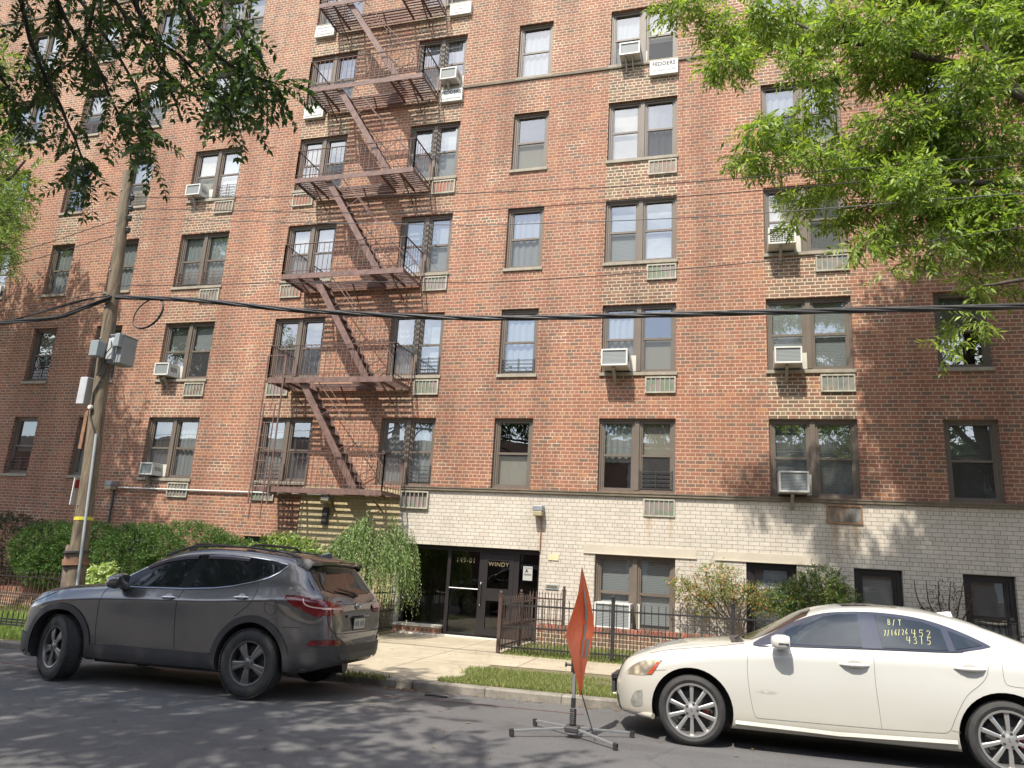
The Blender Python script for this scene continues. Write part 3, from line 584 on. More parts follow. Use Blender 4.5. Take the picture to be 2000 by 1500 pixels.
for i, z in enumerate(PZ):
    m = MB(); xl = XL; beam = .11
    m.box(XL, YO-.02, z-beam, XR, YO, z+.02); m.box(XL, YI-.03, z-.05, XR, YI, z); m.box(XL-.012, YO, z-.08, XL, YI, z); m.box(XR, YO, z-.08, XR+.012, YI, z)
    hole = (-9.75, -8.25, 15.42)
    if i == 0: hole = None
    y = YO+.05
    while y < YI-.06:
        if hole and y < hole[2]:
            m.box(XL, y, z-.012, hole[0], y+.042, z+.012); m.box(hole[1], y, z-.012, XR, y+.042, z+.012)
        else: m.box(XL, y, z-.012, XR, y+.042, z+.012)
        y += .094
    for x in (-10.2, -9.78, -8.22, -7.7):
        m.box(x-.02, YO, z-.07, x+.02, YI, z-.013)
    for x in (-10.2, -8.95, -7.7): m.bar((x, YO+.2 if x != -8.95 else 15.45, z-.06), (x, YI, z-.42), .035, .012)
    if hole: m.box(hole[0], hole[2]-.02, z-.06, hole[1], hole[2], z-.013)
    p = m.build('landing', iron, fe); railing(z, p, XL, XR)
for i in range(5):
    zb, zt = PZ[i], PZ[i+1]; m = MB(); xt, xb = -9.72, -8.02
    for y in (14.93, 15.36): m.bar((xt, y, zt-.02), (xb, y, zb+.02), .016, .15)
    n = 12
    for k in range(1, n): t = k/n; x = xt+(xb-xt)*t; z = zt+(zb-zt)*t; m.box(x-.09, 14.94, z-.008, x+.09, 15.35, z+.008)
    o = m.build('stair', iron, fe)
    hr = MB()
    for y in (14.93, 15.40):
        off = .62; hr.tube([(xt+.25, y, zt-.1), (xt+.42, y, zt-.12+.1), (xb+.42, y, zb+.62), (xb+.33, y, zb+.45), (xb-.02, y, zb+.28)], .010, 6)
        hr.bar((xt+.55, y, zt-.95), (xt+1.0, y, zt-.62), .014); hr.bar((xb-.52, y, zb+.9), (xb-.1, y, zb+1.15), .014)
    hr.build('handrail', iron, o)
# ladder guides hanging off the left end of the lower landings
m = MB()
for x in (-10.62, -10.12): m.bar((x, YO-.06, 2.55), (x, YO-.06, 6.1 if x < -10.3 else 6.1), .035, .02)
m.bar((-10.62, YO-.06, 6.1), (-10.12, YO-.06, 6.1), .035, .02)
for x in (-10.52, -10.22): m.bar((x, YO-.10, 2.2), (x, YO-.10, 4.9), .024, .02)
z = 2.35
while z < 4.9: m.bar((-10.52, YO-.10, z), (-10.22, YO-.10, z), .016); z += .30
m.tube([(-10.37, YO-.1, 4.9), (-10.33, YO-.1, 4.75), (-10.3, YO-.1, 5.3), (-10.27, YO-.1, 5.6)], .008, 5)
m.build('drop_ladder', iron, fe)

# ---------------------------------------------------------------- utility pole
s = NT('weathered_pole_wood'); co = s.coord('Object', (9, 9, .9)); a = s.noise(co, 2.2, 8, .7, .3); b = s.noise(s.coord('Object'), 1.2, 3)
c = s.ramp(a, [(.32, (.085, .062, .042)), (.5, (.185, .145, .10)), (.7, (.27, .225, .165))]); c = s.mix(b, c, s.mix(1, c, (.85, .85, .8), 'MULTIPLY')); s.bsdf(c, .92, 0, a, .9, .02); wood = s.m
YP = 9.98
def px(z): return -10.14-.0766*z
pole = empty('utility_pole', (px(0), YP, -.1), label='short leaning weathered wooden utility pole with grey boxes and a yellow band', cat='utility pole'); pole.location = (0, 0, 0)
m = MB(); zs_ = np.linspace(-.3, 8.32, 30); m.tube([(px(z)+.006*math.sin(z*3), YP+.005*math.cos(z*2.1), z) for z in zs_], [.148-.0068*z for z in zs_], 18); m.build('shaft', wood, pole, smooth=50)
m = MB(); m.tube([(px(z)-.13-.01*z, YP-.03, z) for z in (-.2, .6, 1.2, 1.45)], [.095, .09, .088, .08], 10); m.build('splint', simple('grey_split_wood', (.20, .15, .13), .95, 0, .4, 7, .8), pole, smooth=50)
for zz, mm, hh in ((1.34, darkgrey, .03), (1.18, rustf, .10), (1.88, simple('yellow_band', (.62, .55, .05), .6, 0, .1, 4, .05), .055)):
    m = MB(); r_ = .158-.0068*zz; m.tube([(px(zz-hh/2), YP, zz-hh/2), (px(zz+hh/2), YP, zz+hh/2)], [r_+(.05 if zz < 1.5 else 0)]*2, 20)
    if zz < 1.5: m.v = [(v[0]-.04, v[1], v[2]) for v in m.v]
    m.build('band', mm, pole)
m = MB(); m.tube([(px(z)+.14-.004*z, YP-.09, z) for z in (-.1, 1.5, 2.6, 3.3)], .022, 8); m.build('conduit', greyp, pole, smooth=50)
m = MB(); m.tube([(px(3.3)+.1, YP-.09, 3.3), (px(3.9)+.02, YP-.13, 3.6), (px(3.9), YP-.15, 4.0), (px(4.2)+.13, YP-.1, 4.35), (px(4.6)+.15, YP-.08, 4.8), (px(5)+.1, YP-.05, 5.3)], .014, 6); m.build('riser_wire', blackiron, pole)
gb = simple('grey_box_paint', (.26, .29, .30), .5, .1, .12, 4, .08)
m = MB(); x = px(4.95)+.22; m.box(x-.04, YP-.10, 4.55, x+.24, YP+.22, 5.04); m.box(x-.02, YP-.16, 4.6, x+.10, YP-.10, 4.98, 1); m.box(x+.13, YP-.19, 4.82, x+.23, YP-.10, 5.06, 0); m.box(x-.05, YP-.12, 5.04, x+.25, YP+.24, 5.065)
m.build('equipment_cabinet', [gb, simple('pale_box_paint', (.42, .44, .45), .5, 0, .1, 4, .05)], pole, bevel=.01)
m = MB(); m.tube([(x+.06, YP-.18, 4.92), (x+.11, YP-.2, 4.8), (x+.03, YP-.2, 4.7), (x-.06, YP-.18, 4.45), (x-.12, YP-.18, 4.3)], .009, 5); m.tube([(x+.18, YP-.14, 4.85), (x+.17, YP-.14, 4.5), (x+.08, YP-.14, 4.36), (x-.10, YP-.15, 4.3)], .008, 5); m.build('box_wire', blackiron, pole)
m = MB(); x = px(4.7)-.02; m.box(x, YP-.33, 4.62, x+.17, YP-.15, 4.90); m.build('meter_box', gb, pole, bevel=.01)
m = MB(); x = px(4.1)-.36; m.box(x, YP-.12, 3.82, x+.16, YP+.06, 4.3); m.build('narrow_cabinet', simple('white_box_paint', (.44, .45, .46), .5, 0, .1, 4, .05), pole, bevel=.01)
m = MB(); m.box(px(3.3)-.27, YP-.03, 3.05, px(3.3)-.2, YP+.02, 3.72); m.build('bracket_arm', rustf, pole)
m = MB(); m.lathe([(.001, -.02), (.035, -.02), (.04, .02), (.001, .02)], Matrix.Translation((px(3.75), YP-.17, 3.75)), 12); m.build('guard_insulator', whitep, pole)
m = MB()
for zz in (7.78, 7.55, 7.36, 7.12): m.lathe([(.001, -.055), (.03, -.055), (.048, -.02), (.03, 0), (.048, .02), (.03, .055), (.001, .055)], Matrix.Translation((px(zz)+.15, YP, zz)) @ Matrix.Rotation(R(90), 4, 'X'), 12)
m.box(px(7.5)+.085, YP-.015, 7.0, px(7.5)+.11, YP+.015, 7.9); m.build('insulator_rack', darkgrey, pole)
m = MB()
for zz in (7.9, 7.2, 6.3, 5.6, 5.0, 2.1): m.lathe([(.001, -.012), (.014, -.012), (.014, .012), (.001, .012)], Matrix.Translation((px(zz)-.02, YP-(.155-.0068*zz), zz)), 8)
m.build('bolt', steel, pole)
m = MB(); m.box(px(2.35)-.22, YP-.1, 2.1, px(2.35)-.205, YP+.1, 2.55); so_ = m.build('parking_sign', simple('white_sign_face', (.72, .70, .68), .5, 0, .05, 4, 0), pole)
m = MB(); m.box(px(2.35)-.2, YP-.075, 2.38, px(2.35)-.203, YP+.075, 2.52); m.build('marking', simple('red_sign_paint', (.5, .05, .05), .5, 0, .1, 4, 0), so_)

# ---------------------------------------------------------------- cables
def cable(label, pts, r, mat=blackiron, strands=1, tw=3.0, n=6, name='overhead_cable'):
    fz = pchip([p[0] for p in pts], [p[2] for p in pts]); fy = pchip([p[0] for p in pts], [p[1] for p in pts]); m = MB(); L = pts[-1][0]-pts[0][0]
    N = int(L*(6 if strands > 1 else 2.5))+2; X = np.linspace(pts[0][0], pts[-1][0], N)
    for s_ in range(strands):
        ph = s_*2*math.pi/strands; rr = 0 if strands == 1 else r*1.15
        m.tube([(x, fy(x)+rr*math.cos(ph+x*tw), fz(x)+rr*math.sin(ph+x*tw)) for x in X], r, n)
    return m
CG = 'thin wires crossing the facade from the pole'
for lab, P in (('highest thin wire running right from the pole top', [(-10.6, YP, 7.78), (-5.82, YP, 7.39), (-3.15, YP, 7.22), (-.09, YP, 7.12), (5, YP, 7.12), (14, YP, 7.5)]),
               ('second thin wire from the top running right from the pole', [(-10.6, YP, 7.55), (-3.13, YP, 6.93), (.6, YP, 6.9), (5, YP, 6.98), (14, YP, 7.3)]),
               ('third thin pale wire running right from the pole', [(-10.6, YP, 7.36), (-5.76, YP, 6.88), (-3.12, YP, 6.66), (.59, YP, 6.55), (6, YP, 6.6), (14, YP, 7.0)]),
               ('lowest thin wire, just above the thick black cable bundle', [(-10.5, YP, 6.02), (-5.8, YP, 5.85), (-3.1, YP, 5.72), (.6, YP, 5.82), (4.2, YP, 6.15), (14, YP, 7.3)]),
               ('upper of the thin wires leaving the pole to the left', [(-24, YP, 6.4), (-13.5, YP, 6.82), (-10.75, YP, 7.36)]),
               ('middle thin wire leaving the pole to the left', [(-24, YP, 6.0), (-13.5, YP, 6.55), (-10.75, YP, 7.05)]),
               ('low thin wire leaving the pole to the left just above the bundle', [(-24, YP, 5.3), (-13.5, YP, 5.62), (-10.6, YP, 5.95)])):
    o = cable(lab, P, .0065, strands=1).build('overhead_wire', simple('wire_grey', (.12, .12, .12), .5, .3, .1, 4, 0) if 'pale' in lab else blackiron); tag(o, lab, 'wire', CG)
P = [(-10.35, YP-.16, 5.74), (-9.0, YP-.1, 5.66), (-6.5, YP, 5.38), (-3.03, YP, 5.13), (.56, YP, 5.08), (3.54, YP, 5.04), (8, YP, 5.1), (16, YP, 5.5)]
m = cable('', P, .020, strands=4, tw=2.1)
bund = tag(m.build('cable_bundle', blackiron, smooth=60), 'thick twisted black cable bundle sagging across the whole facade', 'cable')
P2 = [(a, b-.012, c_+.03) for a, b, c_ in P]; cable('', P2, .005, strands=1, tw=9).build('lashing_wire', simple('wire_grey', (.12, .12, .12), .5, .3, .1, 4, 0), bund)
P = [(-26, YP, 5.0), (-13.0, YP-.1, 5.37), (-11.6, YP-.14, 5.42), (-10.9, YP-.16, 5.6), (-10.45, YP-.16, 5.74)]
b2 = tag(cable('', P, .020, strands=3, tw=1.5).build('cable_bundle', blackiron, smooth=60), 'black cable bundle drooping from the pole to the left edge', 'cable')
P = [(-12.7, YP-.1, 5.42), (-11.7, YP-.14, 5.6), (-10.9, YP-.16, 5.74), (-10.5, YP-.16, 5.78)]; cable('', P, .012, strands=2, tw=2).build('spare_strand', blackiron, b2)
m = MB()
for k in range(2): m.tube([(-9.62+(.29+.012*k)*math.cos(a), YP-.12+.01*k, 5.42+(.25+.01*k)*math.sin(a)+.08*math.cos(a)) for a in np.linspace(0, 6.283, 40)], .011, 6)
tag(m.build('cable_coil', blackiron), 'loose loop of spare black cable hanging from the bundle right of the pole', 'cable coil')

# ---------------------------------------------------------------- fences and planter walls
def fence(label, a, b, z0f, h, posts, mat, short=True, step=.12, ph=None, cat='fence'):
    a, b = Vector(a+(0,)), Vector(b+(0,)); L = (b-a).length; r = empty('iron_fence', (0, 0, 0), label=label, cat=cat)
    def P(t, z): p = a.lerp(b, t); return Vector((p.x, p.y, z0f(p.x)+z))
    m = MB(); 
    for zz in (.12, h-.13, h*.48): m.bar(P(0, zz), P(1, zz), .028, .028)
    n = int(L/step)
    for i in range(n+1):
        t = i/n; p = P(t, 0); m.bar(p+Vector((0, 0, .05)), p+Vector((0, 0, h-.03)), .013); q = p+Vector((0, 0, h-.03)); e = .008
        m.add([q+Vector((-e, -e, 0)), q+Vector((e, -e, 0)), q+Vector((e, e, 0)), q+Vector((-e, e, 0)), q+Vector((0, 0, .05))], [(0, 1, 4), (1, 2, 4), (2, 3, 4), (3, 0, 4)])
        if short and i < n: q = P(t+.5/n, 0); m.bar(q+Vector((0, 0, .05)), q+Vector((0, 0, h*.48+.05)), .011)
    m.build('pickets', mat, r)
    for t in posts:
        m = MB(); p = P(t, 0); H_ = ph or h+.05; m.box(p.x-.03, p.y-.03, p.z-.05, p.x+.03, p.y+.03, p.z+H_); m.box(p.x-.04, p.y-.04, p.z+H_, p.x+.04, p.y+.04, p.z+H_+.02)
        m.lathe([(.001, .045), (.02, .035), (.03, .01), (.025, -.015), (.012, -.03)], Matrix.Translation((p.x, p.y, p.z+H_+.05)) @ Matrix.Rotation(R(-90), 4, 'X') @ Matrix.Rotation(R(180), 4, 'X'), 12); m.build('post', mat, r)
    return r
gf = lambda x: gz(x, 14)
fence('low black iron picket fence running in front of the brick planter behind the white sedan', (-3.93, 13.45), (9, 13.62), gf, .98, (.154, .31, .47, .63, .79), blackiron)
fence('brown iron picket fence running back along the right side of the entrance path', (-3.99, 13.42), (-3.93, 15.5), gf, .98, (0, .62), brownfence, ph=1.0)
fence('short dark railing piece standing against the cream wall at the right of the entrance', (-3.9, 15.2), (-3.2, 15.25), gf, 1.05, (1,), brownfence, short=False, step=.06)
fence('dark brown iron fence in front of the hedge at the left of the pole', (-22, 12.95), (-7.15, 13.1), gf, .95, (.1, .26, .42, .58, .74, .9, 1), brownfence)
fence('dark iron fence running back beside the weeping shrub left of the entrance', (-7.12, 13.1), (-7.1, 15.6), gf, .98, (.5,), blackiron)
fence('tiny black tree pit fence at the left edge of the picture', (-15, 10.75), (-11.75, 10.75), lambda x: gz(x)-.0, .34, (1,), blackiron, short=False, ph=.36)
def plwall(label, x0, x1, y, h):
    r = empty('planter_wall', (0, 0, 0), label=label, cat='garden wall'); m = MB(); z = gz(x0)-.1; m.box(x0, y, z, x1, y+.2, gz((x0+x1)/2)+h); m.box(x0, y+.2, z, x0+.2, W, gz(x0)+h)
    m.build('masonry', planter, r); n = int((x1-x0)/.075); c_ = MB()
    for i in range(n):
        x = x0+i*.075; d = RS.uniform(-.006, .006); c_.box(x+.005, y-.012+d, gz(x)+h, x+.068, y+.2, gz(x)+h+.095+d, RS.randint(3))
    c_.build('coping_bricks', [simple('brick_red', (.27, .10, .07), .9, 0, .3, 9, .4), simple('brick_brown', (.16, .10, .07), .9, 0, .3, 9, .4), simple('brick_orange', (.33, .14, .09), .9, 0, .3, 9, .4)], r)
    so_ = MB(); so_.quad((x0+.1, y+.1, gz(x0)+h-.03), (x1, y+.1, gz(x1)+h-.03), (x1, W, gz(x1)+h-.03), (x0+.1, W, gz(x0)+h-.03)); so_.build('soil', soil, r)
plwall('low brown brick planter wall with an upright brick coping in front of the basement windows', -3.72, 9, 15.2, .33)
plwall('low brick planter wall in shade under the hedge at the left', -22, -7.6, 14.1, .42)

# ---------------------------------------------------------------- roll-up road sign on a spring stand
SX, SY = -1.46, 7.6; sg = empty('road_work_sign', (SX, SY, gz(SX, SY)), label='orange roll up warning sign seen almost edge on, on a grey cross legged stand', cat='road sign')
galv = simple('grey_stand_metal', (.26, .265, .27), .45, .4, .1, 8, .1)
for (ex, ey) in ((-2.02, 7.33), (-.90, 7.90), (-.98, 7.27), (-1.93, 7.93)):
    m = MB(); dx, dy = ex-SX, ey-SY; m.bar((dx*.1, dy*.1, .085), (dx*.93, dy*.93, .05), .019, .022, 0); m.bar((dx*.93, dy*.93, .05), (dx*1.0, dy*1.0, .045), .034, .04, 1); m.box(dx*.96-.02, dy*.96-.02, .004, dx*.96+.02, dy*.96+.02, .04, 1); m.build('leg', [galv, rubber], sg, bevel=.004)
m = MB(); m.box(-.07, -.07, .05, .07, .07, .11); m.build('base', darkgrey, sg, bevel=.015)
m = MB(); m.tube([(.028*math.cos(a), .028*math.sin(a), .11+.15*a/50) for a in np.linspace(0, 50, 160)], .007, 5); m.build('spring', rubber, sg)
m = MB(); m.box(-.02, -.02, .27, .02, .02, .36, 1); m.box(-.016, -.016, .36, .016, .016, .74, 0); m.box(-.03, -.03, .60, .03, .03, .74, 1); m.tube([(-.03, 0, .66), (-.08, 0, .66)], .012, 8, 1); m.tube([(-.08, 0, .66), (-.095, 0, .66)], .022, 8, 1); m.build('mast', [galv, blackiron], sg, bevel=.003)
s = NT('orange_vinyl'); co = s.coord('Object'); a = s.noise(co, 7, 5); g_ = s.n('Gradient') if False else None
cc = s.ramp(a, [(.3, (.56, .06, .025)), (.5, (.68, .09, .035)), (.75, (.72, .16, .08))]); b = s.n('BsdfPrincipled'); s.l(cc, b.inputs['Base Color']); b.inputs['Roughness'].default_value = .3
w1 = s.noise(s.coord('Object', (1, 3, 1)), 9, 4, .6, .5); bp = s.n('Bump'); bp.inputs['Strength'].default_value = .5; bp.inputs['Distance'].default_value = .02; s.l(w1, bp.inputs['Height']); s.l(bp.outputs[0], b.inputs['Normal'])
t_ = s.n('BsdfTranslucent'); t_.inputs[0].default_value = (.9, .16, .04, 1); mm_ = s.n('MixShader'); mm_.inputs[0].default_value = .42; s.l(b.outputs[0], mm_.inputs[1]); s.l(t_.outputs[0], mm_.inputs[2]); s.l(mm_.outputs[0], s.o.inputs[0]); vinyl = s.m
UA = R(3.0); U = Vector((math.sin(UA), math.cos(UA), 0)); NV = Vector((U.y, -U.x, 0)); HC = .99; HH = .625
def dia(u, v, off=0):                                       # u,v in -1..1 rotated square; slight belly and furl
    bul = .05*(1-abs(u))*(1-abs(v))+.018*math.sin(5*v+2*u)*(1-abs(u)-abs(v)*.3)
    p = U*(u*.60)+NV*(bul+off); return (p.x+.05, p.y, HC+v*HH)
def diapatch(u0, u1, v0, v1, n, off, mat, name, par, clip=True):
    m = MB(); g = {}
    for i in range(n+1):
        for j in range(n+1):
            v = v0+(v1-v0)*j/n; u = u0+(u1-u0)*i/n
            if clip: u = u*(1-abs(v))
            g[i, j] = len(m.v); m.v.append(dia(u, v, off))
    for i in range(n):
        for j in range(n): m.f.append((g[i, j], g[i+1, j], g[i+1, j+1], g[i, j+1])); m.mi.append(0)
    return m.build(name, mat, par, smooth=60)
panel = diapatch(-1, 1, -.995, .995, 28, 0, vinyl, 'vinyl_panel', sg)
patchg = simple('grey_patch', (.20, .19, .19), .5, 0, .15, 6, .1)
diapatch(-.02, .02, -.95, .95, 8, .006, patchg, 'rib_shadow', panel, False)  # grey strip on the vinyl, coloured as the shadow of the rib
for (a, b, c_, d) in ((-.13, -.03, .16, .62), (-.12, .0, -.36, .1), (.16, .44, -.44, -.14)): diapatch(a, b, c_, d, 4, .010, patchg, 'tape_patch', panel, False)
m = MB(); m.tube([(.03, .02, .62), (.06, .01, .45), (.14, -.02, .25), (.22, -.06, .06)], .006, 6); m.build('stay_rod', blackiron, sg)
# ---------------------------------------------------------------- cars
def rounded(poly, rs, nseg=3, ns=5):
    P = [Vector((a, b)) for a, b in poly]; out = [P[0]]; ends = []
    for i in range(1, len(P)-1):
        d0 = P[i-1]-P[i]; d1 = P[i+1]-P[i]; r0 = min(rs[i], d0.length*.48); r1 = min(rs[i], d1.length*.48)
        A = P[i]+d0.normalized()*r0 if d0.length > 1e-6 else P[i].copy(); B = P[i]+d1.normalized()*r1 if d1.length > 1e-6 else P[i].copy()
        ends.append((A, P[i], B))
    prev = P[0]
    for A, C, B in ends:
        for k in range(1, nseg+1): out.append(prev.lerp(A, k/nseg))
        for k in range(1, ns+1): t = k/ns; out.append(A*(1-t)**2+C*2*t*(1-t)+B*t*t)
        prev = B
    for k in range(1, nseg+1): out.append(prev.lerp(P[-1], k/nseg))
    return out
class Car:
    def __init__(s, name, T, xs, rs, mats, arches, parent):
        f = {k: pchip(*zip(*v)) for k, v in T.items()}; s.f = f; s.root = parent
        V = []; F = []; n = None
        for x in xs:
            pl = f['plan'](x); zb = f['zb'](x); zt = f['top'](x)
            ye, ze = f['ye'](x)*pl, f['ze'](x); yb, zbe = f['yb'](x)*pl, f['zbelt'](x)
            ysh, zsh = f['ysh'](x)*pl, f['zsh'](x); ym, zm = f['ym'](x)*pl, f['zm'](x); ys, zs = f['ys'](x)*pl, f['zs'](x)
            lim = zt-.001
            def cz(z, k): return min(z, lim-.012*k)
            pts = [(0, zb), (ys-.16*pl, zb), (ys-.03*pl, zb+.015), (ys, min(zs, zt-.1)), (ym, cz(zm, 4)), (ysh, cz(zsh, 3)), (yb, cz(zbe, 2)), (ye, cz(ze, 1)), (ye*.6, cz(ze+(zt-ze)*.72, .3)), (0, zt)]
            sec = rounded(pts, rs); n = len(sec)
            V += [(x, -p.x, p.y) for p in sec]+[(x, p.x, p.y) for p in sec]
        m = len(xs)
        for i in range(m-1):
            for j in range(n-1):
                a = i*2*n+j; b = a+2*n; F.append((a, b, b+1, a+1)); a += n; b += n; F.append((a, a+1, b+1, b))
        for i in (0, m-1):
            L = [i*2*n+j for j in range(n)]+[i*2*n+n+j for j in range(n-2, 0, -1)]; F.append(tuple(L) if i == 0 else tuple(reversed(L)))
        me = bpy.data.meshes.new('body'); me.from_pydata(V, [], F)
        bm = bmesh.new(); bm.from_mesh(me); bmesh.ops.remove_doubles(bm, verts=bm.verts, dist=1e-4); bmesh.ops.recalc_face_normals(bm, faces=bm.faces)
        s.bvh = BVHTree.FromBMesh(bm); bm.to_mesh(me); bm.free()
        for mt in mats: me.materials.append(mt)
        ob = bpy.data.objects.new('body', me); COL.objects.link(ob)
        cut = MB()
        for (hx, hz, r) in arches:
            for sd in (-1, 1):
                y0, y1 = sd*.52, sd*1.3; N = 40
                prof = [(hx+r*math.cos(2*math.pi*k/N), hz+r*math.sin(2*math.pi*k/N)) for k in range(N)]
                cut.add([(a, y0, b) for a, b in prof]+[(a, y1, b) for a, b in prof], [(k, (k+1) % N, N+(k+1) % N, N+k) for k in range(N)]+[tuple(range(N-1, -1, -1)), tuple(range(N, 2*N))])
        cme = bpy.data.meshes.new('c'); cme.from_pydata(cut.v, [], cut.f); bm = bmesh.new(); bm.from_mesh(cme); bmesh.ops.recalc_face_normals(bm, faces=bm.faces); bm.to_mesh(cme); bm.free()
        co_ = bpy.data.objects.new('c', cme); COL.objects.link(co_)
        md = ob.modifiers.new('b', 'BOOLEAN'); md.operation = 'DIFFERENCE'; md.object = co_; md.solver = 'EXACT'; md.use_self = False
        dg = bpy.context.evaluated_depsgraph_get(); nm = bpy.data.meshes.new_from_object(ob.evaluated_get(dg)); ob.modifiers.clear(); ob.data = nm; bpy.data.objects.remove(co_)
        for p in nm.polygons:
            c = p.center; p.use_smooth = True
            for (hx, hz, r) in arches:
                if math.hypot(c.x-hx, c.z-hz) < r+.004 and abs(c.y) < 1.2 and (abs(c.y) < .525 and abs(p.normal.y) > .9 or abs(p.normal.y) < .35 and abs((Vector((c.x-hx, 0, c.z-hz)).normalized()).dot(p.normal)) > .93 and math.hypot(c.x-hx, c.z-hz) > r*.96): p.material_index = 1
            if p.normal.z < -.9: p.material_index = 1
        nm.set_sharp_from_angle(angle=R(38)); ob.parent = parent; s.body = ob
    def hit(s, a, b, axis, sd=-1):
        if axis == 'side': o, d = Vector((a, sd*2, b)), Vector((0, -sd, 0))
        elif axis == 'top': o, d = Vector((a, b, 3)), Vector((0, 0, -1))
        elif axis == 'rear': o, d = Vector((6, a, b)), Vector((-1, 0, 0))
        elif axis == 'front': o, d = Vector((-4, a, b)), Vector((1, 0, 0))
        elif axis == 'corner': o, d = None, None
        r = s.bvh.ray_cast(o, d)
        if r[0] is None: r = s.bvh.find_nearest(o+d*(1.15 if axis == 'side' else 2.2))
        n = r[1]
        if n.dot(d) > 0: n = -n
        return r[0], n
    def patch(s, name, poly, mat, axis='side', off=.004, step=.05, both=True, parent=None, smooth=40, closed_curve=True):
        res = []
        for sd in ((-1, 1) if both and axis == 'side' else (-1,)):
            B = []
            for i in range(len(poly)):
                a, b = Vector(poly[i]), Vector(poly[(i+1) % len(poly)]); k = max(1, int((b-a).length/step)); B += [a.lerp(b, t/k) for t in range(k)]
            nb = len(B); xs_ = [p.x for p in B]; ys_ = [p.y for p in B]; pts = list(B)
            gx = np.arange(min(xs_)+step/2, max(xs_), step); gy = np.arange(min(ys_)+step/2, max(ys_), step)
            for x in gx:
                for y in gy:
                    ins = False; j = nb-1
                    for i in range(nb):
                        if (B[i].y > y) != (B[j].y > y) and x < (B[j].x-B[i].x)*(y-B[i].y)/(B[j].y-B[i].y+1e-12)+B[i].x: ins = not ins
                        j = i
                    if ins and min((p-Vector((x, y))).length for p in B) > step*.35: pts.append(Vector((x, y)))
            v, e, f, *_ = delaunay_2d_cdt(pts, [(i, (i+1) % nb) for i in range(nb)], [], 1, 1e-6)
            m = MB()
            for p in v: h, n = s.hit(p.x, p.y, axis, sd); m.v.append(tuple(h+n*off))
            m.f = [tuple(t) for t in f]; m.mi = [0]*len(m.f)
            o = m.build(name, mat, parent or s.body, smooth=smooth)
            # normals outward
            me = o.data; c = sum((p.normal*p.area for p in me.polygons), Vector()); dd = {'side': Vector((0, sd, 0)), 'top': Vector((0, 0, 1)), 'rear': Vector((1, 0, 0)), 'front': Vector((-1, 0, 0))}[axis]
            if c.dot(dd) < 0: me.flip_normals()
            res.append(o)
        return res
    def line(s, name, pts, w, mat, axis='side', off=.003, both=True, parent=None, step=.03, closed=False, hgt=0):
        for sd in ((-1, 1) if both and axis == 'side' else (-1,)):
            Q = []; PP = [Vector(p) for p in pts]+([Vector(pts[0])] if closed else [])
            for i in range(len(PP)-1):
                k = max(1, int((PP[i+1]-PP[i]).length/step)); Q += [PP[i].lerp(PP[i+1], t/k) for t in range(k)]
            Q.append(PP[-1]); m = MB(); vs = []
            for i, p in enumerate(Q):
                d = (Q[min(i+1, len(Q)-1)]-Q[max(i-1, 0)]); d = d.normalized() if d.length > 0 else Vector((1, 0)); n = Vector((-d.y, d.x))*w/2
                for q, o_ in ((p+n, 0), (p, hgt), (p-n, 0)): h, nn = s.hit(q.x, q.y, axis, sd); vs.append(h+nn*(off+o_))
            m.add(vs, [t for i in range(len(Q)-1) for t in ((3*i, 3*i+1, 3*i+4, 3*i+3), (3*i+1, 3*i+2, 3*i+5, 3*i+4))]); m.build(name, mat, parent or s.body, smooth=30)
def smoothpoly(pts, n=6, closed=True):
    P = [Vector(p) for p in pts]; N = len(P); out = []
    for i in range(N if closed else N-1):
        p0, p1, p2, p3 = P[(i-1) % N] if closed or i > 0 else P[0], P[i], P[(i+1) % N], P[(i+2) % N] if closed or i+2 < N else P[-1]
        for k in range(n):
            t = k/n; out.append(.5*((2*p1)+(p2-p0)*t+(2*p0-5*p1+4*p2-p3)*t*t+(3*p1-p0-3*p2+p3)*t**3))
    if not closed: out.append(P[-1])
    return [tuple(p) for p in out]
tread = NT('tyre_rubber'); co = tread.coord('Object'); sxx = tread.n('TexBrick'); sxx.inputs['Scale'].default_value = 30; tread.l(co, sxx.inputs['Vector'])
tread.bsdf(tread.ramp(tread.noise(co, 12, 5), [(.3, (.024, .023, .023)), (.7, (.042, .041, .040))]), .75, 0, sxx.outputs['Fac'], .3, .004); tread = tread.m
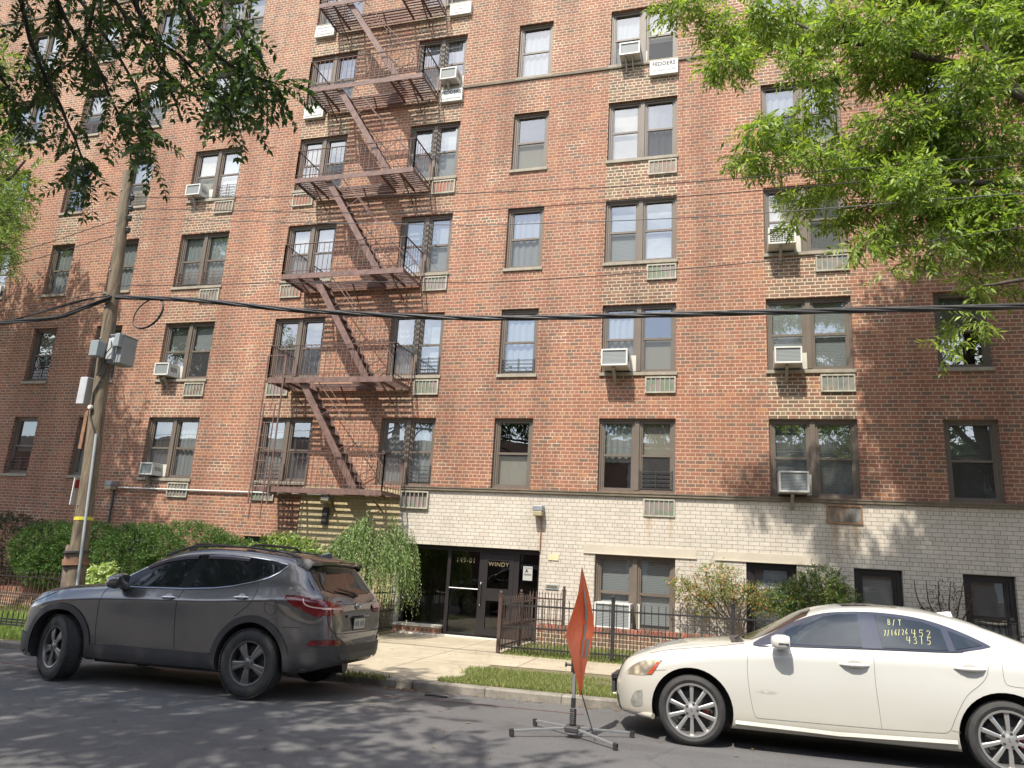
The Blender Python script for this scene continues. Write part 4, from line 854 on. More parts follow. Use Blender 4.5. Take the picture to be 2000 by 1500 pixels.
def wheel(parent, x, y, z, r, rim, wd, style, alloy, side=-1, steer=0, cap='L'):
    w_ = empty('wheel', (x, y, z), (0, 0, steer)); w_.parent = parent; s = side; hw = wd/2
    t = MB(); pr = [(rim-.01, -hw*.8), (rim+.012, -hw*.93), (rim+(r-rim)*.45, -hw*1.03), (r-.025, -hw*.96), (r-.006, -hw*.8), (r, -hw*.4), (r, 0), (r, hw*.4), (r-.006, hw*.8), (r-.025, hw*.96), (rim+(r-rim)*.45, hw*1.03), (rim+.012, hw*.93), (rim-.01, hw*.8)]
    t.lathe([(a, b*1) for a, b in pr], None, 64)
    for gy in (-.5, -.17, .17, .5): t.lathe([(r+.0015, gy*wd*.8-.004), (r+.0015, gy*wd*.8+.004)], None, 64, 0)
    if style == 'suv':
        for k in range(72):
            a = k*2*math.pi/72; M_ = Matrix.Rotation(a, 4, 'Y')
            for yy in (-hw*.82, -hw*.3, hw*.3, hw*.82): t.box(r-.008, yy-.022, -.009, r+.004, yy+.022, .009, None, M_)
    t.build('tyre', tread, w_, smooth=35)
    m = MB(); face = s*hw*.80
    m.lathe([(rim+.006, s*hw*.9), (rim+.004, s*hw*.96), (rim-.012, s*hw*.93), (rim-.02, s*hw*.7), (rim-.035, -s*hw*.5), (rim-.03, -s*hw*.8)], None, 64, 0)
    dk = MB(); dk.lathe([(rim-.036, -s*hw*.1), (rim*.75, -s*hw*.12), (.05, -s*hw*.05), (.001, -s*hw*.05)], None, 32); dk.lathe([(rim*.72, s*hw*.1), (.06, s*hw*.1)], None, 32, 0)
    N = 5
    def spoke(a, wi, wo, y0, y1, r0=.05, r1=rim-.012, lean=0, th=.022, k=0):
        M_ = Matrix.Rotation(a, 4, 'Y'); vs = []
        for rr, w1, yy, q in ((r0, wi, y0, 0), ((r0+r1)/2, (wi+wo)/2, (y0+y1)/2+s*.006, lean*.5), (r1, wo, y1, lean)):
            for (a1, b1) in ((-w1/2, -s*th), (-w1/2, -s*.004), (-w1*.28, 0), (w1*.28, 0), (w1/2, -s*.004), (w1/2, -s*th)): vs.append(M_ @ Vector((rr, yy+b1, a1+q)))
        fs = []
        for i in range(2):
            for j in range(5): a_ = i*6+j; fs.append((a_, a_+1, a_+7, a_+6))
            fs.append((i*6+5, i*6, i*6+6, i*6+11))
        fs.append((0, 5, 4, 3, 2, 1)); fs.append((12, 13, 14, 15, 16, 17)); m.add(vs, fs, k)
    if style == 'sedan':
        for k in range(10): a = k*math.pi/5+math.pi/2; spoke(a, .026, .040, face, face-s*.006)
    else:
        for k in range(5):
            a = k*2*math.pi/5+math.pi/2+.1
            for q in (-1, 1): spoke(a+q*.17, .030, .062, face+s*.004, face-s*.004, lean=q*.012, r0=.055)
    m.lathe([(.075, face-s*.02), (.072, face+s*.004), (.045, face+s*.007), (.035, face+s*.012), (.001, face+s*.013)], None, 24, 0)
    m.build('rim', alloy, w_, smooth=35)
    dk.build('brake_disc', darkgrey, w_)
    g = MB()
    for k in range(5): a = k*2*math.pi/5+math.pi/2-.3; g.lathe([(.013, face-s*.004), (.013, face+s*.010), (.001, face+s*.010)], Matrix.Translation((.054*math.cos(a), 0, .054*math.sin(a))), 8)
    g.build('wheel_nut', darkgrey, w_)
    if style == 'sedan' and s < 0:
        q = MB(); q.box(.10, face+.05, -.045, .16, face+.075, .03, None, Matrix.Rotation(R(12), 4, 'Y')); q.build('brake_caliper', simple('red_caliper', (.22, .03, .03), .5, 0, .2, 8, .1), w_)
    txt(cap, .045, darkgrey, w_, Matrix.Translation((0, face-s*-.014 if s > 0 else face-.014, 0)) @ (FACE if s < 0 else FACE @ Matrix.Rotation(math.pi, 4, 'Y')), name='badge', ext=.0005)
    return w_
def paint(name, col, metal, rough, coat=1, flake=0):
    s = NT(name); co = s.coord('Object'); a = s.noise(co, 1.5, 5, .6); d = s.noise(co, 40, 3, .7)
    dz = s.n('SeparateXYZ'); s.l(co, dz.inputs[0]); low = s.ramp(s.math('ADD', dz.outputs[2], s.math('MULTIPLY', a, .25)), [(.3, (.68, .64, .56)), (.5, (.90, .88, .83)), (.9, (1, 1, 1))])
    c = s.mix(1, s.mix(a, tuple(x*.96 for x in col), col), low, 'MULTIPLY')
    rg = s.math('ADD', rough, s.math('MULTIPLY', a, .06)); s.bsdf(c, rg, metal, a, .03, .01, Coat_Weight=coat, Coat_Roughness=.03); return s.m
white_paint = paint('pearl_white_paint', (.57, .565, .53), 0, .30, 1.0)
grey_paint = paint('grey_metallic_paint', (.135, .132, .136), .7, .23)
blackglass = simple('car_glass', (.012, .014, .015), .04, 0, .1, 2, 0, Specular_IOR_Level=.75); cladm = simple('textured_cladding', (.045, .043, .045), .5, 0, .1, 6, .1)
skyglass = simple('tinted_side_glass', (.018, .024, .030), .03, 0, .3, 2, 0, Specular_IOR_Level=.5, IOR=1.75); gapl = simple('soft_panel_gap', (.16, .155, .14), .7, 0, .1, 4, 0); gapm = simple('panel_gap', (.03, .03, .03), .7, 0, .1, 4, 0); pillarm = simple('gloss_black_pillar', (.05, .055, .08), .2, 0, .1, 4, 0)
amber = simple('amber_reflector', (.45, .07, .03), .2, 0, .15, 8, .1, Coat_Weight=1.0); redlens = simple('red_lamp_lens', (.13, .004, .008), .12, 0, .45, 9, .1, Coat_Weight=1.0)
s = NT('headlamp_lens'); co = s.coord('Object'); v = s.n('TexVoronoi'); v.inputs['Scale'].default_value = 14; s.l(co, v.inputs['Vector']); s.bsdf(s.ramp(v.outputs['Distance'], [(.1, (.70, .66, .48)), (.4, (.42, .40, .30)), (.7, (.22, .21, .17))]), .15, .2, Coat_Weight=1.0); lens = s.m

# ---- white sedan, nose to the left (local x grows towards the tail, y<0 is the side we see, z from the road)
WBs = 2.66; HX = -.34; YC = 8.63
sed = empty('white_sedan', (HX, YC, gz(HX, 7.8)-.018), (-.022, -math.atan(.012), 0), label='pearl white sedan parked at the right with yellow writing on its rear door window', cat='car')
T = {'top': [(-.80, .50), (-.77, .60), (-.71, .68), (-.62, .745), (-.5, .80), (-.3, .87), (-.05, .92), (.2, .95), (.42, .97), (.52, .985), (.7, 1.075), (.9, 1.19), (1.07, 1.28), (1.25, 1.338), (1.5, 1.378), (1.8, 1.392), (2.1, 1.38), (2.4, 1.335), (2.7, 1.25), (3.0, 1.13), (3.2, 1.06), (3.35, 1.04), (3.62, 1.02), (3.66, .99), (3.70, .85), (3.74, .7), (3.76, .55)],
     'zb': [(-.80, .40), (-.77, .28), (-.7, .2), (-.5, .19), (0, .17), (2.7, .17), (3.3, .22), (3.7, .30), (3.76, .40)],
     'plan': [(-.80, .30), (-.79, .42), (-.76, .56), (-.70, .70), (-.6, .82), (-.45, .91), (-.25, .965), (0, 1), (2.7, 1), (3.1, .985), (3.4, .93), (3.6, .84), (3.7, .74), (3.76, .55)],
     'ye': [(-.8, .6), (-.5, .66), (0, .70), (.45, .71), (.6, .70), (.9, .66), (1.2, .61), (1.5, .585), (1.9, .58), (2.3, .585), (2.6, .60), (2.9, .63), (3.2, .66), (3.6, .70)],
     'ze': [(-.8, .49), (-.71, .66), (-.5, .775), (-.3, .84), (0, .895), (.3, .935), (.5, .965), (.7, 1.03), (.9, 1.13), (1.07, 1.215), (1.25, 1.28), (1.5, 1.325), (1.8, 1.34), (2.1, 1.325), (2.4, 1.275), (2.7, 1.19), (3.0, 1.09), (3.2, 1.035), (3.6, 1.0), (3.7, .84), (3.76, .54)],
     'yb': [(-.8, .80), (-.3, .81), (.5, .83), (1.5, .835), (2.4, .835), (2.8, .83), (3.2, .80), (3.76, .8)],
     'zbelt': [(-.8, .47), (-.7, .62), (-.5, .72), (-.2, .80), (.1, .855), (.5, .91), (1, .945), (1.6, .975), (2.3, 1.0), (2.8, 1.0), (3.2, .97), (3.6, .93), (3.76, .52)],
     'ysh': [(-.8, .86), (.5, .868), (2.6, .875), (3.76, .87)], 'zsh': [(-.8, .45), (-.6, .60), (-.2, .74), (.3, .83), (1, .875), (2, .91), (2.7, .92), (3.3, .88), (3.76, .50)],
     'ym': [(-.8, .87), (.5, .865), (1.3, .86), (2.6, .88), (3.76, .87)], 'zm': [(-.8, .42), (0, .55), (3, .58), (3.76, .48)],
     'ys': [(-.8, .84), (-.4, .84), (.5, .83), (2.2, .83), (3.76, .82)], 'zs': [(-.8, .40), (-.6, .30), (.4, .25), (3, .25), (3.76, .42)]}
xs = [-.80, -.795, -.785, -.77, -.75, -.73, -.70, -.67]+list(np.arange(-.63, 3.6, .045))+[3.6, 3.63, 3.655, 3.68, 3.70, 3.72, 3.74, 3.755, 3.76]
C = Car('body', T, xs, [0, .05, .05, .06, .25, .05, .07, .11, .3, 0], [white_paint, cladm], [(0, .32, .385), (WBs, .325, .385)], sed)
body = C.body
# glasshouse: one black opening, panes and pillars above it
DLO = smoothpoly([(.58, .945), (.80, 1.08), (1.0, 1.19), (1.25, 1.275), (1.55, 1.308), (1.85, 1.308), (2.12, 1.275), (2.38, 1.195), (2.60, 1.09), (2.585, 1.065), (2.40, 1.025), (2.28, 1.005), (1.6, .985), (1.0, .962)], 4)
C.patch('window_surround', DLO, pillarm, off=.006, step=.035)
fwin = smoothpoly([(.80, 1.04), (1.0, 1.155), (1.25, 1.25), (1.50, 1.282), (1.56, 1.28), (1.545, .998), (1.0, .978), (.74, .972)], 2)
rwin = [(1.72, 1.004), (1.70, 1.285), (1.85, 1.28), (2.10, 1.245), (2.24, 1.20), (2.26, 1.02)]
qwin = [(2.32, 1.028), (2.30, 1.185), (2.42, 1.14), (2.55, 1.078), (2.42, 1.05)]
for nm, pl in (('front_door_glass', [(.80, 1.04), (.9, 1.10), (1.0, 1.155), (1.12, 1.208), (1.25, 1.25), (1.38, 1.273), (1.55, 1.283), (1.545, .998), (1.0, .978), (.74, .966)]), ('rear_door_glass', rwin), ('quarter_glass', qwin)): C.patch(nm, pl, skyglass, off=.011)
C.line('chrome_strip', [(.6, .948), (1.0, .966), (1.6, .990), (2.28, 1.012), (2.42, 1.035)], .012, pillarm, off=.008, hgt=.003)
C.patch('windshield', [(.57, -.60), (.50, -.3), (.48, 0), (.50, .3), (.57, .60), (.80, .60), (1.10, .53), (1.16, .3), (1.18, 0), (1.16, -.3), (1.10, -.53), (.80, -.60)], blackglass, 'top', off=.004)
C.patch('rear_window', [(2.62, -.5), (2.58, 0), (2.62, .5), (3.15, .56), (3.2, 0), (3.15, -.56)], blackglass, 'top', off=.004)
C.patch('sunroof', [(1.45, -.38), (1.45, .38), (1.95, .38), (1.95, -.38)], blackglass, 'top', off=.003)
C.patch('cowl', [(.38, -.62), (.36, 0), (.38, .62), (.50, .64), (.46, 0), (.50, -.64)], cladm, 'top', off=.004)
# gaps
for pts in ([(.545, .93), (.53, .87), (.52, .7), (.54, .5), (.57, .34), (.6, .305)], [(.6, .305), (1.66, .315)], [(1.63, .985), (1.63, .7), (1.65, .45), (1.66, .315)], [(1.66, .315), (2.12, .33), (2.19, .345), (2.22, .38), (2.27, .50), (2.36, .66), (2.47, .76), (2.53, .84), (2.55, .95), (2.53, 1.04), (2.49, 1.07)],
            [(-.62, .60), (-.3, .655), (-.24, .66)], [(.50, .955), (.2, .905), (-.2, .845), (-.42, .79)], [(2.22, .36), (2.29, .35)]):
    C.line('panel_gap', smoothpoly(pts, 4, False), .0042, gapl, off=.0015)
C.line('fuel_flap', smoothpoly([(2.66, .95), (2.66, .82), (2.70, .77), (2.86, .765), (2.9, .80), (2.9, .96)], 4, False), .004, gapl, off=.0015)
# sill ridge and handles
C.line('sill_moulding', [(.40, .245), (1.3, .23), (2.26, .26)], .05, white_paint, off=.004, hgt=.02)
def handle(C, x, z, mat, L=.2, sd=-1, recess=True):
    for sd in (-1, 1):
        h, n = C.hit(x, z, 'side', sd); m = MB(); P = []
        pts = [(-L/2, .002), (-L*.32, .022), (-L*.1, .036), (L*.15, .036), (L*.36, .024), (L/2, .002)]
        m.tube([(h.x+a, h.y+sd*b, h.z+.004*math.sin(a*8)) for a, b in pts], [.006, .013, .017, .017, .014, .006], 10); m.build('door_handle', mat, C.body, smooth=60)
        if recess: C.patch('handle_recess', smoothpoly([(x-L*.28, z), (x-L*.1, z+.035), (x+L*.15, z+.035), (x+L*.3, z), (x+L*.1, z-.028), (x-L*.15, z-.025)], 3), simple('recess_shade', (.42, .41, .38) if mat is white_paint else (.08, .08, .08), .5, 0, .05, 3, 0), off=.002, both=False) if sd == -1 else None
handle(C, 1.46, .845, white_paint, .25); handle(C, 2.40, .885, white_paint, .25)
C.patch('scuff', smoothpoly([(.60, .54), (.68, .565), (.78, .545), (.72, .53)], 3), simple('scuffed_paint', (.46, .43, .38), .6, 0, .3, 30, .1), off=.002, both=False, step=.02)
# lamps, grille, plate
C.patch('headlight', smoothpoly([(-.66, .585), (-.56, .68), (-.43, .735), (-.30, .745), (-.285, .735), (-.36, .655), (-.42, .60), (-.55, .585)], 3), lens, off=.004, step=.03)
C.patch('side_reflector', [(-.43, .605), (-.38, .61), (-.305, .72), (-.33, .725)], amber, off=.009, step=.03)
C.patch('fog_lamp', smoothpoly([(-.60, .33), (-.56, .42), (-.49, .45), (-.475, .44), (-.475, .33), (-.5, .30), (-.57, .29)], 3), simple('fog_lens', (.30, .30, .27), .2, 0, .4, 12, .2), off=.003, step=.03)
C.patch('grille', [(-.36, .42), (-.40, .66), (.40, .66), (.36, .42)], cladm, 'front', off=.006)
C.patch('lower_intake', [(-.55, .22), (-.5, .36), (.5, .36), (.55, .22)], cladm, 'front', off=.006)
m = MB(); m.box(-.86, -.24, .34, -.82, .24, .50); m.build('number_plate', darkgrey, body, bevel=.008)
m = MB(); m.box(-.862, -.26, .48, -.80, .26, .52); m.build('plate_frame', blackiron, body)
C.patch('tail_light', [(3.35, .86), (3.4, .95), (3.62, .93), (3.64, .80), (3.5, .80)], redlens, off=.005)
# front lip
m = MB(); m.tube([(-.80+.16*t*t+.32*max(0, t-.75), -.82*t, .215) for t in np.linspace(-1, 1, 21)] if False else [(-.79+.42*abs(t)**2.6, .80*t, .225) for t in np.linspace(-1, 1, 25)], [.028]*25, 8); m.build('front_lip', white_paint, body, smooth=60)
# mirrors
for sd in (-1, 1):
    m = MB(); M_ = Matrix.Translation((.83, sd*.955, 1.005)); vs = []
    prof = [(-.095, .02), (-.085, .05), (-.04, .070), (.03, .072), (.07, .060), (.075, .04)]
    for i, (a, r_) in enumerate(prof):
        for j in range(14):
            t = 2*math.pi*j/14; c_, s_ = math.cos(t), math.sin(t); vs.append(M_ @ Vector((a, (abs(c_)**.6)*math.copysign(1, c_)*r_*1.35*(1 if sd < 0 else 1), (abs(s_)**.6)*math.copysign(1, s_)*r_*.95)))
    fs = [(i*14+j, i*14+(j+1) % 14, (i+1)*14+(j+1) % 14, (i+1)*14+j) for i in range(5) for j in range(14)]+[tuple(range(13, -1, -1)), tuple(range(70, 84))]
    m.add(vs, fs); mo = m.build('wing_mirror', white_paint, body, smooth=50)
    m = MB(); m.box(.79, sd*.80 if sd > 0 else -.90, .935, .87, sd*.90 if sd > 0 else -.80, .965); m.build('mirror_stalk', white_paint, mo, bevel=.01)
    m = MB(); m.box(.80, sd*1.045-.006, .985, .89, sd*1.045+.006, 1.0); m.build('turn_signal', chrome, mo)
# aerial fin
m = MB(); m.add([(2.35, -.02, 1.335), (2.35, .02, 1.335), (2.52, .025, 1.30), (2.52, -.025, 1.30), (2.51, -.004, 1.358), (2.51, .004, 1.358), (2.47, -.004, 1.356), (2.47, .004, 1.356)], [(0, 3, 4, 6), (1, 7, 5, 2), (3, 2, 5, 4), (0, 6, 7, 1), (6, 4, 5, 7), (0, 1, 2, 3)]); m.build('aerial_fin', white_paint, body, smooth=40)
# wipers
m = MB(); m.tube([(.42, -.55, .985), (.47, -.2, 1.0), (.50, .2, 1.01)], .008, 6); m.build('wiper', blackiron, body)
# yellow handwriting on the rear door glass
STR = {'4': [[(.1, 1), (0, .45), (.7, .45)], [(.6, 1), (.5, 0)]], '5': [[(.7, 1), (.15, 1), (.1, .6), (.5, .62), (.65, .3), (.4, .02), (0, .08)]], '2': [[(.05, .8), (.35, 1), (.65, .8), (.45, .4), (0, 0), (.7, .05)]], '7': [[(0, 1), (.6, 1), (.2, 0)]],
       '1': [[(.3, 1), (.25, 0)]], '6': [[(.6, 1), (.15, .6), (.05, .2), (.35, 0), (.6, .2), (.45, .45), (.1, .35)]], '3': [[(.05, .95), (.5, 1), (.6, .75), (.2, .55), (.6, .4), (.55, .08), (0, .02)]], 'B': [[(.1, 0), (.1, 1), (.5, .9), (.5, .62), (.12, .52), (.6, .4), (.55, .08), (.1, 0)]], 'T': [[(0, 1), (.8, 1)], [(.4, 1), (.4, 0)]], '/': [[(.4, 1.05), (0, -.1)]]}
yel = simple('yellow_window_marker', (.52, .50, .20), .7, 0, .15, 20, 0); gl_ = [o for o in body.children if o.name.startswith('rear_door_glass')][0]
def scrawl(word, x, z, h, w_, sl=.15, dz=0):
    for i, ch in enumerate(word):
        for st in STR.get(ch, []):
            C.line('marker_writing', [(x+i*w_+a*w_*.75+b*h*sl, z+dz*i+b*h) for a, b in st], .0042, yel, off=.0135, both=False, parent=gl_, step=.02)
scrawl('B/T', 1.80, 1.205, .048, .045); scrawl('7/16/26', 1.75, 1.105, .048, .031, dz=.004); scrawl('452', 1.985, 1.118, .058, .062); scrawl('4315', 1.93, 1.055, .058, .056)
for (hx, hz) in ((0, .32), (WBs, .325)):
    for sd in (-1, 1): wheel(sed, hx, sd*.755, hz, .317, .235, .205, 'sedan', aluminium, sd)

# ---- grey SUV, nose to the left, front wheels turned to the kerb
HX2 = -7.81; YC2 = 8.37; WB2 = 2.70
suv = empty('grey_suv', (HX2, YC2, gz(HX2)-.035), (-.022, -math.atan(.0125), R(2.8)), label='dark grey sport utility vehicle with roof rails parked at the left, front wheels turned', cat='car'); suv.scale = (.963, 1, 1.005)
T = {'top': [(-.93, .55), (-.92, .70), (-.90, .83), (-.86, .90), (-.7, .97), (-.5, 1.03), (-.25, 1.08), (0, 1.11), (.3, 1.14), (.5, 1.16), (.6, 1.20), (.8, 1.33), (1.0, 1.45), (1.15, 1.52), (1.35, 1.58), (1.6, 1.62), (1.95, 1.638), (2.3, 1.633), (2.7, 1.607), (3.0, 1.578), (3.14, 1.555), (3.22, 1.52), (3.31, 1.41), (3.40, 1.28), (3.50, 1.16), (3.55, 1.07), (3.585, 1.0), (3.60, .90), (3.615, .80), (3.63, .72), (3.655, .68), (3.68, .60), (3.69, .50)],
     'zb': [(-.93, .50), (-.92, .36), (-.88, .25), (-.6, .21), (0, .24), (2.7, .25), (3.2, .28), (3.5, .34), (3.7, .42), (3.69, .47)],
     'plan': [(-.93, .30), (-.925, .42), (-.90, .54), (-.85, .63), (-.74, .74), (-.6, .86), (-.45, .93), (-.3, .97), (0, 1), (2.9, 1), (3.1, .985), (3.25, .955), (3.36, .92), (3.45, .875), (3.53, .81), (3.60, .72), (3.65, .60), (3.69, .40)],
     'ye': [(-.93, .7), (-.5, .78), (.3, .82), (.6, .80), (.9, .755), (1.2, .705), (1.6, .67), (2.3, .66), (2.8, .665), (3.1, .68), (3.3, .71), (3.45, .76), (3.6, .82), (3.69, .85)],
     'ze': [(-.93, .54), (-.9, .80), (-.7, .92), (-.4, 1.02), (0, 1.075), (.4, 1.115), (.6, 1.15), (.8, 1.26), (1.0, 1.365), (1.15, 1.45), (1.35, 1.525), (1.6, 1.578), (1.95, 1.602), (2.3, 1.597), (2.7, 1.572), (3.0, 1.535), (3.13, 1.475), (3.22, 1.43), (3.31, 1.34), (3.40, 1.235), (3.50, 1.13), (3.585, 1.01), (3.62, .79), (3.66, .67), (3.69, .49)],
     'yb': [(-.93, .86), (.5, .885), (2.2, .88), (2.8, .875), (3.2, .87), (3.69, .89)],
     'zbelt': [(-.93, .52), (-.88, .76), (-.6, .88), (-.3, .95), (.1, 1.01), (.6, 1.075), (1.2, 1.105), (2.0, 1.14), (2.5, 1.19), (2.9, 1.24), (3.2, 1.22), (3.4, 1.17), (3.54, 1.10), (3.6, .98), (3.62, .77), (3.66, .65), (3.69, .48)],
     'ysh': [(-.93, .92), (.5, .935), (2.7, .945), (3.69, .93)], 'zsh': [(-.93, .5), (-.85, .70), (-.5, .82), (0, .92), (1, .97), (2, 1.0), (2.7, 1.045), (3.3, 1.075), (3.5, 1.05), (3.6, .94), (3.62, .75), (3.69, .47)],
     'ym': [(-.93, .94), (.3, .92), (1.3, .906), (2.2, .912), (3.0, .93), (3.69, .94)], 'zm': [(-.93, .48), (-.7, .6), (0, .72), (3, .74), (3.5, .66), (3.69, .46)],
     'ys': [(-.93, .92), (.5, .90), (3.69, .90)], 'zs': [(-.93, .48), (-.7, .35), (.4, .33), (3, .35), (3.6, .46), (3.69, .45)]}
xs = [-.93, -.928, -.92, -.91, -.895, -.88, -.86, -.83]+list(np.arange(-.79, 3.55, .045))+[3.55, 3.565, 3.58, 3.595, 3.61, 3.625, 3.64, 3.655, 3.67, 3.68, 3.69]
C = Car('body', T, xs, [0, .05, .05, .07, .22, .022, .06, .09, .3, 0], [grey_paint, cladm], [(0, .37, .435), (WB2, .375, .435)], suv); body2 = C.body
def ring(hx, hz, r0, r1, a0, a1, n=28):
    A = [(hx+r1*math.cos(R(a0+(a1-a0)*i/n)), hz+r1*math.sin(R(a0+(a1-a0)*i/n))) for i in range(n+1)]; B = [(hx+r0*math.cos(R(a1+(a0-a1)*i/n)), hz+r0*math.sin(R(a1+(a0-a1)*i/n))) for i in range(n+1)]; return A+B
for hx in (0, WB2): C.patch('arch_cladding', ring(hx, .372, .437, .51, -12, 192), cladm, off=.013, step=.035)
C.patch('sill_cladding', [(.50, .29), (.47, .37), (.52, .44), (2.18, .44), (2.24, .37), (2.2, .29)], cladm, off=.013)
C.patch('bumper_cladding', [(3.17, .30), (3.20, .50), (3.4, .53), (3.6, .56), (3.72, .58), (3.735, .48), (3.6, .40), (3.35, .31)], cladm, off=.010)
C.patch('bumper_cladding', [(-.86, .50), (-.6, .50), (-.46, .5), (-.47, .34), (-.6, .26), (-.88, .30)], cladm, off=.010)
C.patch('bumper_cladding', [(-.82, .585), (.82, .585), (.80, .46), (.6, .43), (-.6, .43), (-.80, .46)], cladm, 'rear', off=.012)
C.patch('skid_plate', [(-.55, .50), (.55, .50), (.5, .44), (-.5, .44)], simple('dull_skid_grey', (.085, .085, .085), .5, .2, .1, 4, .05), 'rear', off=.018)
pillar2 = simple('dark_pillar', (.012, .012, .014), .15, 0, .1, 4, 0); DLO = smoothpoly([(.66, 1.13), (.85, 1.235), (1.05, 1.345), (1.25, 1.43), (1.5, 1.485), (1.8, 1.515), (2.1, 1.52), (2.4, 1.51), (2.7, 1.485), (2.93, 1.455), (2.965, 1.435), (2.9, 1.37), (2.8, 1.31), (2.62, 1.25), (2.35, 1.19), (2.1, 1.155), (1.7, 1.13), (1.2, 1.118), (.85, 1.112)], 3)
C.patch('window_surround', DLO, pillar2, off=.005, step=.035)
C.patch('front_door_glass', [(.90, 1.13), (1.05, 1.225), (1.2, 1.32), (1.35, 1.39), (1.5, 1.43), (1.68, 1.465), (1.72, 1.46), (1.60, 1.14), (1.2, 1.128)], blackglass, off=.006)
C.patch('rear_door_glass', [(1.78, 1.148), (1.87, 1.47), (2.1, 1.48), (2.42, 1.465), (2.53, 1.25), (2.35, 1.20), (2.1, 1.17)], blackglass, off=.006)
C.patch('quarter_glass', [(2.60, 1.27), (2.52, 1.46), (2.7, 1.45), (2.91, 1.43), (2.86, 1.37), (2.76, 1.32)], blackglass, off=.006)
C.line('chrome_strip', [(.66, 1.118), (.85, 1.102), (1.2, 1.108), (1.7, 1.12), (2.1, 1.145), (2.35, 1.18), (2.62, 1.24), (2.8, 1.30), (2.9, 1.36), (2.975, 1.435)], .013, chrome, off=.007, hgt=.003)
C.line('chrome_strip', smoothpoly([(.66, 1.14), (.85, 1.247), (1.05, 1.357), (1.25, 1.442), (1.5, 1.497), (1.8, 1.527), (2.1, 1.532), (2.4, 1.522), (2.7, 1.497), (2.965, 1.455)], 3, False), .011, chrome, off=.007, hgt=.003)
for q in ([(1.05, 1.33), (1.25, 1.415), (1.5, 1.468), (1.72, 1.49)], [(1.86, 1.495), (2.1, 1.50), (2.44, 1.485)]): C.line('rain_visor', smoothpoly(q, 4, False), .045, simple('smoked_visor', (.10, .09, .11), .12, 0, .1, 4, 0), off=.014, hgt=.012)
C.patch('windshield', [(.62, -.70), (.55, -.35), (.53, 0), (.55, .35), (.62, .70), (.9, .66), (1.22, .58), (1.28, 0), (1.22, -.58), (.9, -.66)], blackglass, 'top', off=.004)
C.patch('rear_window', [(-.66, 1.19), (-.60, 1.44), (.60, 1.44), (.66, 1.19), (.5, 1.155), (0, 1.14), (-.5, 1.155)], blackglass, 'rear', off=.006)
C.patch('rear_window_side', [(3.23, 1.40), (3.33, 1.40), (3.46, 1.20), (3.43, 1.18)], blackglass, off=.005, step=.03)
for pts in ([(.60, 1.08), (.56, .95), (.55, .7), (.58, .45), (.6, .44)], [(1.70, 1.11), (1.66, .98), (1.66, .7), (1.70, .45)], [(2.68, 1.25), (2.70, 1.14), (2.66, 1.02), (2.52, .90), (2.46, .86)], [(.50, 1.14), (.1, 1.07), (-.3, 1.0), (-.6, .94), (-.78, .86)], [(3.1, .78), (3.3, .78)]):
    C.line('panel_gap', smoothpoly(pts, 4, False), .009, gapm, off=.0015)
C.line('fuel_flap', [(2.93+.085*math.cos(a), .985+.085*math.sin(a)) for a in np.linspace(0, 6.28, 24)], .005, gapm, off=.0015)
C.line('panel_gap', smoothpoly([(-.70, 1.12), (-.73, .95), (-.70, .80), (-.62, .725), (-.4, .715), (0, .715), (.4, .715), (.62, .725), (.70, .80), (.73, .95), (.70, 1.12)], 4, False), .008, gapm, 'rear', off=.004)
handle(C, 1.52, 1.02, chrome, .20); handle(C, 2.52, 1.07, chrome, .20)
# tail lamps: side wing and rear wing
tl = smoothpoly([(3.08, 1.115), (3.25, 1.118), (3.42, 1.10), (3.55, 1.065), (3.585, 1.02), (3.57, .95), (3.48, .905), (3.40, .93), (3.25, .99), (3.14, 1.05)], 3)
C.patch('tail_light', tl, redlens, off=.010, step=.03)
C.line('lamp_strip', smoothpoly([(3.30, 1.09), (3.33, 1.035), (3.42, 1.005), (3.57, .995)], 4, False), .012, simple('clear_lens_strip', (.7, .45, .42), .2, 0, .1, 6, 0), off=.016)
for sd in (-1, 1):
    C.patch('tail_light', [(sd*a, b) for a, b in smoothpoly([(.80, 1.06), (.62, 1.05), (.45, 1.02), (.42, .985), (.46, .94), (.6, .925), (.8, .93)], 3)], redlens, 'rear', off=.012, step=.03)
    C.patch('rear_reflector', [(sd*a, b) for a, b in ((.84, .60), (.70, .60), (.64, .62), (.70, .65), (.82, .655))], redlens, 'rear', off=.012, step=.03)
    C.line('lamp_strip', [(sd*.78, .99), (sd*.45, .985)], .012, simple('clear_lens_strip', (.7, .45, .42)), 'rear', off=.017)
C.patch('rear_reflector', [(3.46, .60), (3.56, .655), (3.70, .66), (3.72, .615), (3.6, .60)], redlens, off=.013, step=.03)
C.line('trim_bar', [(-.32, .90), (.32, .90)], .03, pillarm, 'rear', off=.01, hgt=.012)
h, n = C.hit(0, .80, 'rear'); m = MB(); m.box(h.x+.004, -.165, .735, h.x+.016, .165, .885); m.box(h.x+.016, -.15, .75, h.x+.020, .15, .87, 1); pl_ = m.build('number_plate', [blackiron, simple('plate_yellow_white', (.50, .48, .38), .5, 0, .15, 30, .1)], body2)
m = MB()
for i in range(7):
    if i != 3: m.box(h.x+.0205, -.12+i*.036, .785, h.x+.022, -.12+i*.036+.018, .84)
m.build('worn_marks', simple('dark_blue_ink', (.10, .12, .22), .5, 0, .1, 9, 0), pl_)
h, n = C.hit(0, 1.0, 'rear'); em = MB(); em.tube([(h.x+.012, .06*math.cos(a), 1.015+.036*math.sin(a)) for a in np.linspace(0, 6.283, 28)], .006, 6); eo_ = em.build('emblem', chrome, body2, smooth=60)
txt('H', .075, chrome, eo_, Matrix.Translation((h.x+.014, 0, 1.015)) @ Matrix.Rotation(R(90), 4, 'Z') @ FACE @ Matrix.Shear('XZ', 4, (0, 0)), name='emblem_letter', bold=.003, ext=.003, sx=1.1)
